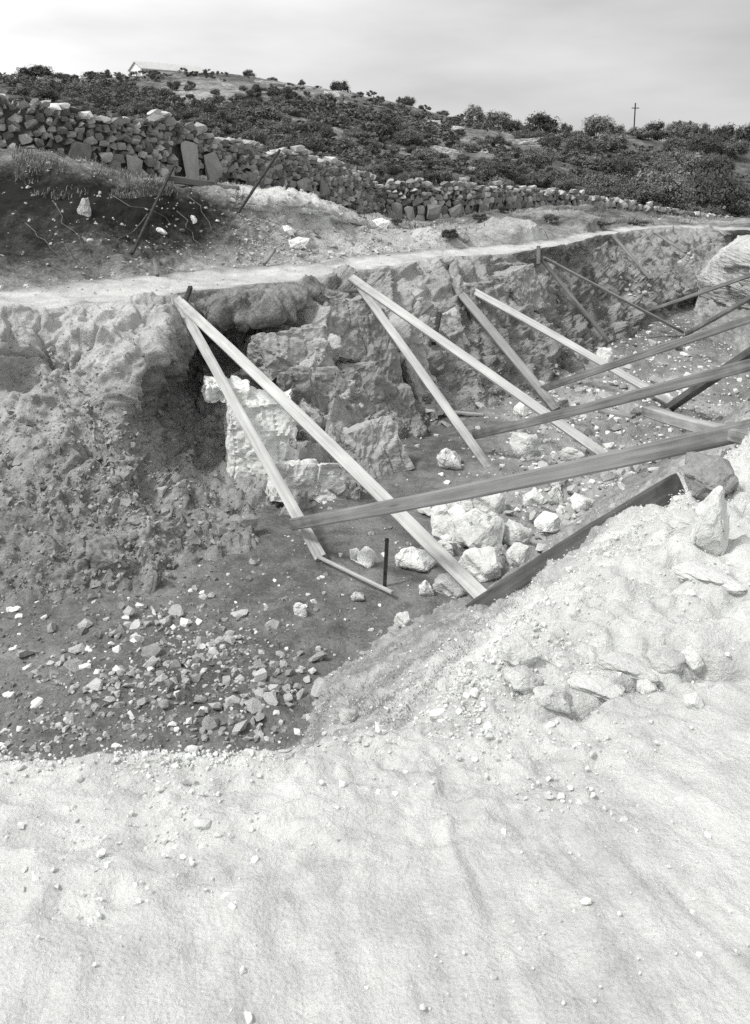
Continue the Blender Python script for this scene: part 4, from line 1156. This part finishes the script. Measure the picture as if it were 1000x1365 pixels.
# those on the skyline, each singled out
SKY = 'trees and bushes on the skyline'
for px, py, w, h, lab, Y in [
    (332, 106, 18, 13, 'small rounded tree alone on the skyline right of the white farmhouse', 226),
    (452, 125, 24, 18, 'rounded dark tree alone on the bare skyline', 216),
    (509, 139, 8, 9, 'tiny upright bush on the skyline left of the clustered trees', 208),
    (534, 141, 12, 12, 'small tree at the left of the clustered skyline trees', 207),
    (545, 144, 18, 17, 'middle and tallest of the clustered skyline trees', 206),
    (561, 144, 9, 10, 'small tree at the right of the clustered skyline trees', 205),
    (632, 170, 26, 22, 'dark tree at the left end of the dense skyline row', 196),
    (664, 176, 36, 26, 'broad dark tree second from the left of the skyline row', 192),
    (682, 178, 20, 18, 'lower dark tree close beside the broad second one', 192),
    (719, 184, 46, 30, 'broadest rounded tree on the skyline above the pale outcrop', 188),
    (754, 185, 20, 20, 'small round tree between two broad skyline trees', 184),
    (770, 187, 18, 14, 'low bush just right of the small round skyline tree', 183),
    (796, 190, 42, 30, 'broad rounded tree just left of the cross', 180),
    (823, 190, 18, 18, 'low tree tucked left of the cross knoll', 178),
    (873, 189, 28, 24, 'round tree just right of the cross', 177),
    (895, 196, 24, 20, 'low tree two along from the cross on its right', 176),
    (918, 200, 30, 26, 'low tree below the skyline toward the right edge', 176),
    (940, 197, 20, 28, 'tallest tree toward the right end of the skyline', 176),
    (962, 200, 28, 26, 'dark tree closing the skyline at the right edge', 176),
    (905, 200, 34, 26, 'broad tree below the skyline between the round tree and the tallest one', 172),
    (982, 204, 34, 30, 'dark tree at the very edge beyond the one closing the skyline', 174),
    (850, 196, 30, 14, 'low wide bush at the foot of the cross knoll', 172),
    (50, 112, 46, 22, 'dark spreading bush at the left end of the skyline', 222),
    (85, 113, 34, 12, 'low dark bush on the skyline left of the outbuilding', 226),
    (142, 108, 14, 9, 'low bush between outbuilding and farmhouse', 236),
    (160, 109, 12, 10, 'small bush left of the farmhouse gable', 236),
    (204, 107, 9, 8, 'dark bush in front of the farmhouse gable', 234),
    (362, 108, 22, 7, 'low bush on the bare skyline between two lone trees', 224),
    (402, 113, 12, 9, 'small bush on the bare skyline left of the rounded tree', 219),
    (480, 131, 10, 7, 'tiny low bush on the skyline right of the rounded tree', 212),
    (590, 158, 16, 9, 'low bush on the skyline between cluster and dense row', 201)]:
    f = 1.4 if px > 615 else 1.15
    plant('skyline_tree' if w > 16 else 'skyline_bush', px, py, w * f, h * f, lab, 'tree' if w > 16 else 'bush', SKY, Y=Y)
for px, py, w, h, lab in [
    (880, 280, 92, 74, 'largest rounded pale-leaved tree at the right in front of the dark wood'),
    (950, 285, 80, 80, 'big dark tree against the right edge behind the far wall'),
    (805, 262, 66, 42, 'wide rounded tree left of the largest one'),
    (740, 252, 52, 34, 'wide bush above the far wall beside the wide rounded tree'),
    (545, 195, 40, 30, 'large rounded bush in the middle of the hillside'),
    (345, 168, 74, 34, 'broad dark thicket bush on the left hillside'),
    (905, 236, 70, 48, 'dark domed tree behind the largest one'),
    (660, 240, 60, 32, 'large bush standing above the middle of the far wall')]:
    plant('large_tree', px, py, w, h, lab, 'tree', 'large trees on the slope', big=True)
# the maquis on the slope, bush by bush
skyline = lambda x: float(np.interp(x, [0, 130, 255, 330, 430, 520, 620, 700, 770, 830, 980], [113, 111, 104, 106, 122, 142, 165, 184, 190, 189, 203]))
footl = lambda x: float(np.interp(x, [0, 100, 200, 330, 420, 500, 600, 690, 760, 815, 890, 980], [140, 150, 158, 195, 215, 245, 246, 252, 262, 270, 285, 292]))
n = 0; taken = []; tries = 0
while n < 300:
    x = vr.uniform(25, 990)
    y0, y1 = skyline(x) + 6, footl(x) + 6
    y = y0 + (y1 - y0) * vr.random()
    t = (y - y0) / (y1 - y0)
    dens = 0.55
    if x > 700: dens = 0.98 if y > 200 + (980 - x) * .06 else .35
    if x > 850: dens = 1.0
    if 450 < x < 720 and t < .6: dens = 0.40
    if x < 330: dens = .62 if t > .25 or x < 170 else .3
    if 560 < x < 720 and 165 < y < 212: dens = .22
    if x < 700 and t < .10: continue
    if vr.random() < .75 * (math.exp(-(((x - 255) / 85) ** 2 + ((y - 128) / 22) ** 2)) + math.exp(-(((x - 640) / 80) ** 2 + ((y - 195) / 24) ** 2))): continue
    if vr.random() > dens: continue
    w = vr.uniform(14, 38) * (0.7 + .6 * t) if x <= 700 else vr.uniform(34, 74)
    ov = .42 if x > 700 else .30
    if any(abs(x - a) < (w + c) * ov * .8 and abs(y - b) < (w + c) * ov * .5 for a, b, c in taken): tries += 1; n += (tries % 60 == 0); continue
    taken.append((x, y, w))
    h = w * vr.uniform(.5, .8)
    size = 'broad' if w > 34 else ('mid-sized' if w > 22 else 'small')
    k = vr.randrange(42)
    big = w > 34
    dusty = (k % 3 == 0 and not big) or (big and k % 2 == 0)
    tone = 'dusty grey' if dusty else 'dark'
    if x > 700:
        zone = 'high in the wood below the cross' if y < 215 and x > 800 else 'high on the wooded slope left of the cross' if y < 225 and x <= 800 else 'low in the wood just above the far wall' if y > footl(x) - 22 else 'in the heart of the wood at right'
        plant('hillside_tree', x, y, w, h, f'{size} {tone} rounded tree {zone}', 'tree', 'trees of the wood ' + zone, big=big, k=k)
    else:
        zone = 'behind the tall stone wall at left' if x < 480 and t > .62 else 'below the white farmhouse' if x < 290 else 'on the stony slope below the lone rounded tree' if x < 490 else 'below the clustered skyline trees' if t < .5 else 'just above the far stone wall'
        plant('maquis_bush', x, y, w, h, f'{size} {tone} maquis bush {zone}', 'bush', 'maquis bushes ' + zone, big=big, k=k)
    n += 1
# low scrub, too small to count
hx, hy = project(HILL_V)
ok = (hx > -60) & (hx < 1060) & (HILL_T < 2.75) & (HILL_T > 0.05)
P = pick(HILL_V, ok * np.clip(0.4 + fbm(HILL_V, 9, 3, 201) * 2.0, 0.02, 1.5) * np.sqrt(HILL_V[:, 1].clip(10)) * np.clip(1 - HILL_OPEN, .1, 1), 2000)
tuft = [foliage_mesh('tuft', 500 + i, 7, 110, .045, M_leaf) for i in range(4)]
me = joined('scrub', tuft, P, np.random.default_rng(8).uniform(.9, 2.6, 2000) * np.clip(P[:, 1] / 110, .35, 1.3), M_leaf, squash=(1, 1, .6))
tag(obj('scrub', me), 'low dark scrub between the bushes of the hillside', 'scrub', None, 'stuff')
# pale outcrops
ro = random.Random(9)
OC = 'pale rock outcrops on the hillside'
for px, py, w, h, lab in [(700, 192, 60, 11, 'long pale outcrop under the broadest skyline tree'), (770, 193, 34, 9, 'pale outcrop below the small round skyline tree'), (595, 205, 44, 12, 'domed pale outcrop in the middle of the slope'),
                          (640, 200, 26, 9, 'pale ledge right of the domed outcrop'), (690, 208, 40, 8, 'low pale ledge under the long outcrop'), (470, 130, 24, 6, 'thin pale outcrop on the skyline by the rounded tree'),
                          (445, 126, 26, 7, 'pale slab under the rounded skyline tree'), (575, 165, 24, 6, 'pale slab under the clustered skyline trees'), (360, 112, 40, 5, 'pale rocky strip just under the bare skyline'),
                          (290, 150, 20, 12, 'bare pale patch of rock on the left slope'), (620, 228, 34, 8, 'grey slab in the bushes above the far wall'), (520, 250, 26, 9, 'pale slab where the two stone walls meet'),
                          (420, 200, 16, 6, 'small pale slab in the left maquis'), (500, 180, 20, 7, 'small pale slab left of the large rounded bush'), (610, 172, 20, 6, 'pale slab near the left end of the skyline row')]:
    g = hit(px, py, ('hill',))
    if g is None: continue
    s = depth_px(g) / FPX
    stone('rock_outcrop', ro.choice(V_face), (g.x, g.y, g.z), (w * s, w * s * .6, h * s * 1.4), (ro.uniform(-.1, .1), ro.uniform(-.15, .15), ro.uniform(-.4, .4)), lab, 'rock', OC)

# ================================================================== BUILDINGS AND THE CROSS
def prism(name, x0, x1, y0, y1, z0, z1, ridge, parent, mat, over=0.0):
    """walls with gable ends (ridge along x)"""
    yc = (y0 + y1) / 2
    V = [(x0,y0,z0),(x1,y0,z0),(x1,y1,z0),(x0,y1,z0),(x0,y0,z1),(x1,y0,z1),(x1,y1,z1),(x0,y1,z1),(x0,yc,ridge),(x1,yc,ridge)]
    F = [(0,1,5,4),(2,3,7,6),(1,2,6,9,5),(3,0,4,8,7),(4,5,9,8),(6,7,8,9),(3,2,1,0)]
    me = bpy.data.meshes.new(name); me.from_pydata(V, [], F); me.update()
    return obj(name, me, parent, mat)
def roof(name, x0, x1, y0, y1, z1, ridge, parent, mat, t=.22, over=.35):
    yc = (y0 + y1) / 2
    sl = (ridge - z1) / (yc - y0)
    e0 = z1 - over * sl
    V, F = [], []
    for x in (x0 - over, x1 + over):
        V += [(x, y0 - over, e0 + .03), (x, yc, ridge + .03), (x, y1 + over, e0 + .03), (x, y0 - over, e0 + t), (x, yc, ridge + t + .05), (x, y1 + over, e0 + t)]
    F = [(0,1,7,6),(1,2,8,7),(3,9,10,4),(4,10,11,5),(0,6,9,3),(2,5,11,8),(0,3,4,1),(1,4,5,2),(6,7,10,9),(7,8,11,10)]
    me = bpy.data.meshes.new(name); me.from_pydata(V, [], F); me.update()
    return obj(name, me, parent, mat)
p = D(190, 106, 232)
root = empty('farmhouse', p); root.rotation_euler = (0, 0, math.radians(40))
tag(root, 'long low whitewashed farmhouse on the left of the hilltop', 'house')
zt = D(190, 91, 232).z - root.location.z
prism('wall', 0, 17, 0, 6.5, -5, zt, zt + 1.7, root, M_plaster)
roof('roof', 0, 17, 0, 6.5, zt, zt + 1.7, root, M_rooftile)
for a, b in ((-0.06, 2.6),):
    me = bpy.data.meshes.new('buttress'); me.from_pydata([(-1.2,.6,-5),(0,.6,-5),(0,2.2,-5),(-1.2,2.2,-5),(-.9,.8,zt-.8),(0,.8,zt-.3),(0,2.0,zt-.3),(-.9,2.0,zt-.8)], [], [(0,1,5,4),(2,3,7,6),(3,0,4,7),(4,5,6,7),(1,2,6,5),(3,2,1,0)]); me.update()
    obj('buttress', me, root, M_plaster)
plant('hilltop_tree', 214, 98, 20, 14, 'dark tree rising just behind the farmhouse roof', 'tree', SKY, Y=258)
p = D(108, 108, 240); g = drop(p.x, p.y, ('hill',))
root = empty('outbuilding', (p.x, p.y, g.z - .4)); root.rotation_euler = (0, 0, math.radians(14))
tag(root, 'small white outbuilding on the skyline left of the farmhouse', 'house')
zt = D(115, 101, 240).z - root.location.z
prism('wall', 0, 4.2, 0, 3.5, -2, zt, zt + .9, root, M_plaster); roof('roof', 0, 4.2, 0, 3.5, zt, zt + .9, root, M_rooftile, over=.2)
p = D(138, 107, 238); g = drop(p.x, p.y, ('hill',))
root = empty('shed', (p.x, p.y, g.z - .5)); root.rotation_euler = (0, 0, math.radians(20))
tag(root, 'low grey shed roof between the outbuilding and the farmhouse', 'shed')
zt = D(150, 103, 238).z - root.location.z
prism('wall', 0, 4.4, 0, 3.5, -2, zt, zt + .6, root, M_wallstone); roof('roof', 0, 4.4, 0, 3.5, zt, zt + .6, root, M_rooftile, over=.2)

# the cross on its knoll
gx = D(845, 178, 176); g = drop(gx.x, gx.y, ('hill',)) or gx
base = Vector((gx.x, gx.y, g.z - .2))
root = empty('cross', base); tag(root, 'thin dark cross on a pole standing on the skyline knoll', 'cross')
def box(name, c, d, parent, mat, bev=.03):
    bm = bmesh.new(); bmesh.ops.create_cube(bm, size=1)
    for v in bm.verts: v.co = Vector((v.co.x * d[0] + c[0], v.co.y * d[1] + c[1], v.co.z * d[2] + c[2]))
    bmesh.ops.bevel(bm, geom=list(bm.edges), offset=bev, segments=1, affect='EDGES')
    me = bpy.data.meshes.new(name); bm.to_mesh(me); bm.free()
    return obj(name, me, parent, mat)
zt = D(845, 137, 176).z - base.z
zb = D(845, 168, 176).z - base.z
box('post', (0, 0, zt / 2), (.20, .20, zt), root, M_iron)
zc = D(845, 144, 176).z - base.z
box('crossbar', (0, -.16, zc), (1.35, .12, .16), root, M_iron)
box('plinth', (0, 0, .9), (1.7, 1.7, 1.8), root, M_wallstone)
box('plinth_step', (0, 0, .3), (2.8, 2.8, .8), root, M_wallstone)

for px, py, w, h, lab in [(468, 272, 26, 20, 'dark bush at the foot of the tall stone wall where it ends'), (486, 290, 26, 16, 'dark low bush on the terrace beside the rounded pale boulder'),
                          (560, 292, 34, 12, 'dark low bush against the left part of the far wall'), (640, 296, 30, 12, 'dark low bush in front of the middle of the far wall'),
                          (600, 322, 30, 18, 'dark bush at the back edge of the path near the dark boulder'), (735, 298, 30, 14, 'dark low bush between the spoil heaps and the far wall'),
                          (800, 303, 44, 9, 'flat dark strip of bush behind the far bend of the path'), (850, 300, 34, 7, 'flat dark bush at the far right of the terrace'), (672, 284, 22, 10, 'small dark bush under the far wall left of the spoil heaps'),
                          (530, 300, 24, 10, 'small dark bush on the terrace left of the dark boulder')]:
    g = hit(px, py, ('terrace',))
    if g is None: continue
    sc_ = depth_px(g) / FPX
    root = empty('terrace_bush', g); tag(root, lab, 'bush', 'low bushes on the terrace')
    c = obj('crown', BUSH[vr.randrange(7)], root); c.scale = (w * sc_ * 1.1, w * sc_ * .8, h * sc_ * 1.25); c.rotation_euler = (0, 0, vr.uniform(-.6, .6))
    t = obj('trunk', STEM[vr.randrange(4)], root); t.scale = (w * sc_ * .6, w * sc_ * .6, h * sc_)

# ================================================================== DRY GRASS on the near slope and the terrace
def blades(name, P, hmin, hmax, wid, mat, label):
    n = len(P)
    a = RNG.uniform(0, 6.28, n); h = RNG.uniform(hmin, hmax, n); ln = RNG.uniform(.2, 1.1, n)
    dx, dy = np.cos(a), np.sin(a)
    s = np.stack([-dy, dx, 0 * a], 1) * (wid * RNG.uniform(.6, 1.3, n))[:, None]
    m_ = P + np.stack([dx * h * ln * .35, dy * h * ln * .35, h * .6], 1)
    t_ = P + np.stack([dx * h * ln, dy * h * ln, h * (1 - .25 * ln)], 1)
    V = np.stack([P - s, P + s, m_ + s * .7, m_ - s * .7, t_], 1).reshape(-1, 3)
    i = np.arange(n)[:, None] * 5
    F = np.concatenate([i + np.array([[0, 1, 2]]), i + np.array([[0, 2, 3]]), i + np.array([[3, 2, 4]])])
    me = mesh_np(name, V, F, False); me.materials.append(mat)
    tag(obj(name, me), label, 'grass', None, 'stuff')
bx, by = BANK_PX
ok = (bx > 380) & (bx < 760) & (by > 770) & (by < 1000) & (BANK_T < 1.75)
P = pick(BANK_V, ok * np.clip(.35 + fbm(BANK_V, .35, 3, 211) * 1.6, 0, 1) , 20000)
blades('dry_grass', P, .004, .015, .0018, M_drygrass, 'short dry grass on the slope at the foot of the near bank')
tx, ty = TERR_PX
ok = (tx > 20) & (tx < 330) & (ty > 195) & (ty < 265) & (TERR_V[:, 1] < 24)
P = pick(TERR_V, ok * np.clip(.3 + fbm(TERR_V, .8, 3, 213) * 1.8, 0, 1), 7000)
blades('bank_grass', P, .04, .14, .007, M_leaf2, 'rough turf along the crest of the dark root bank')
ok = (tx > 480) & (tx < 980) & (ty < 330) & (TERR_V[:, 1] > 20) & (TERR_V[:, 1] < 80)
P = pick(TERR_V, ok * np.clip(-.15 + fbm(TERR_V, 2.2, 3, 215) * 2.4, 0, 1), 4500)
blades('terrace_weeds', P, .05, .16, .012, M_leaf2, 'dark weeds on the terrace in front of the far wall')
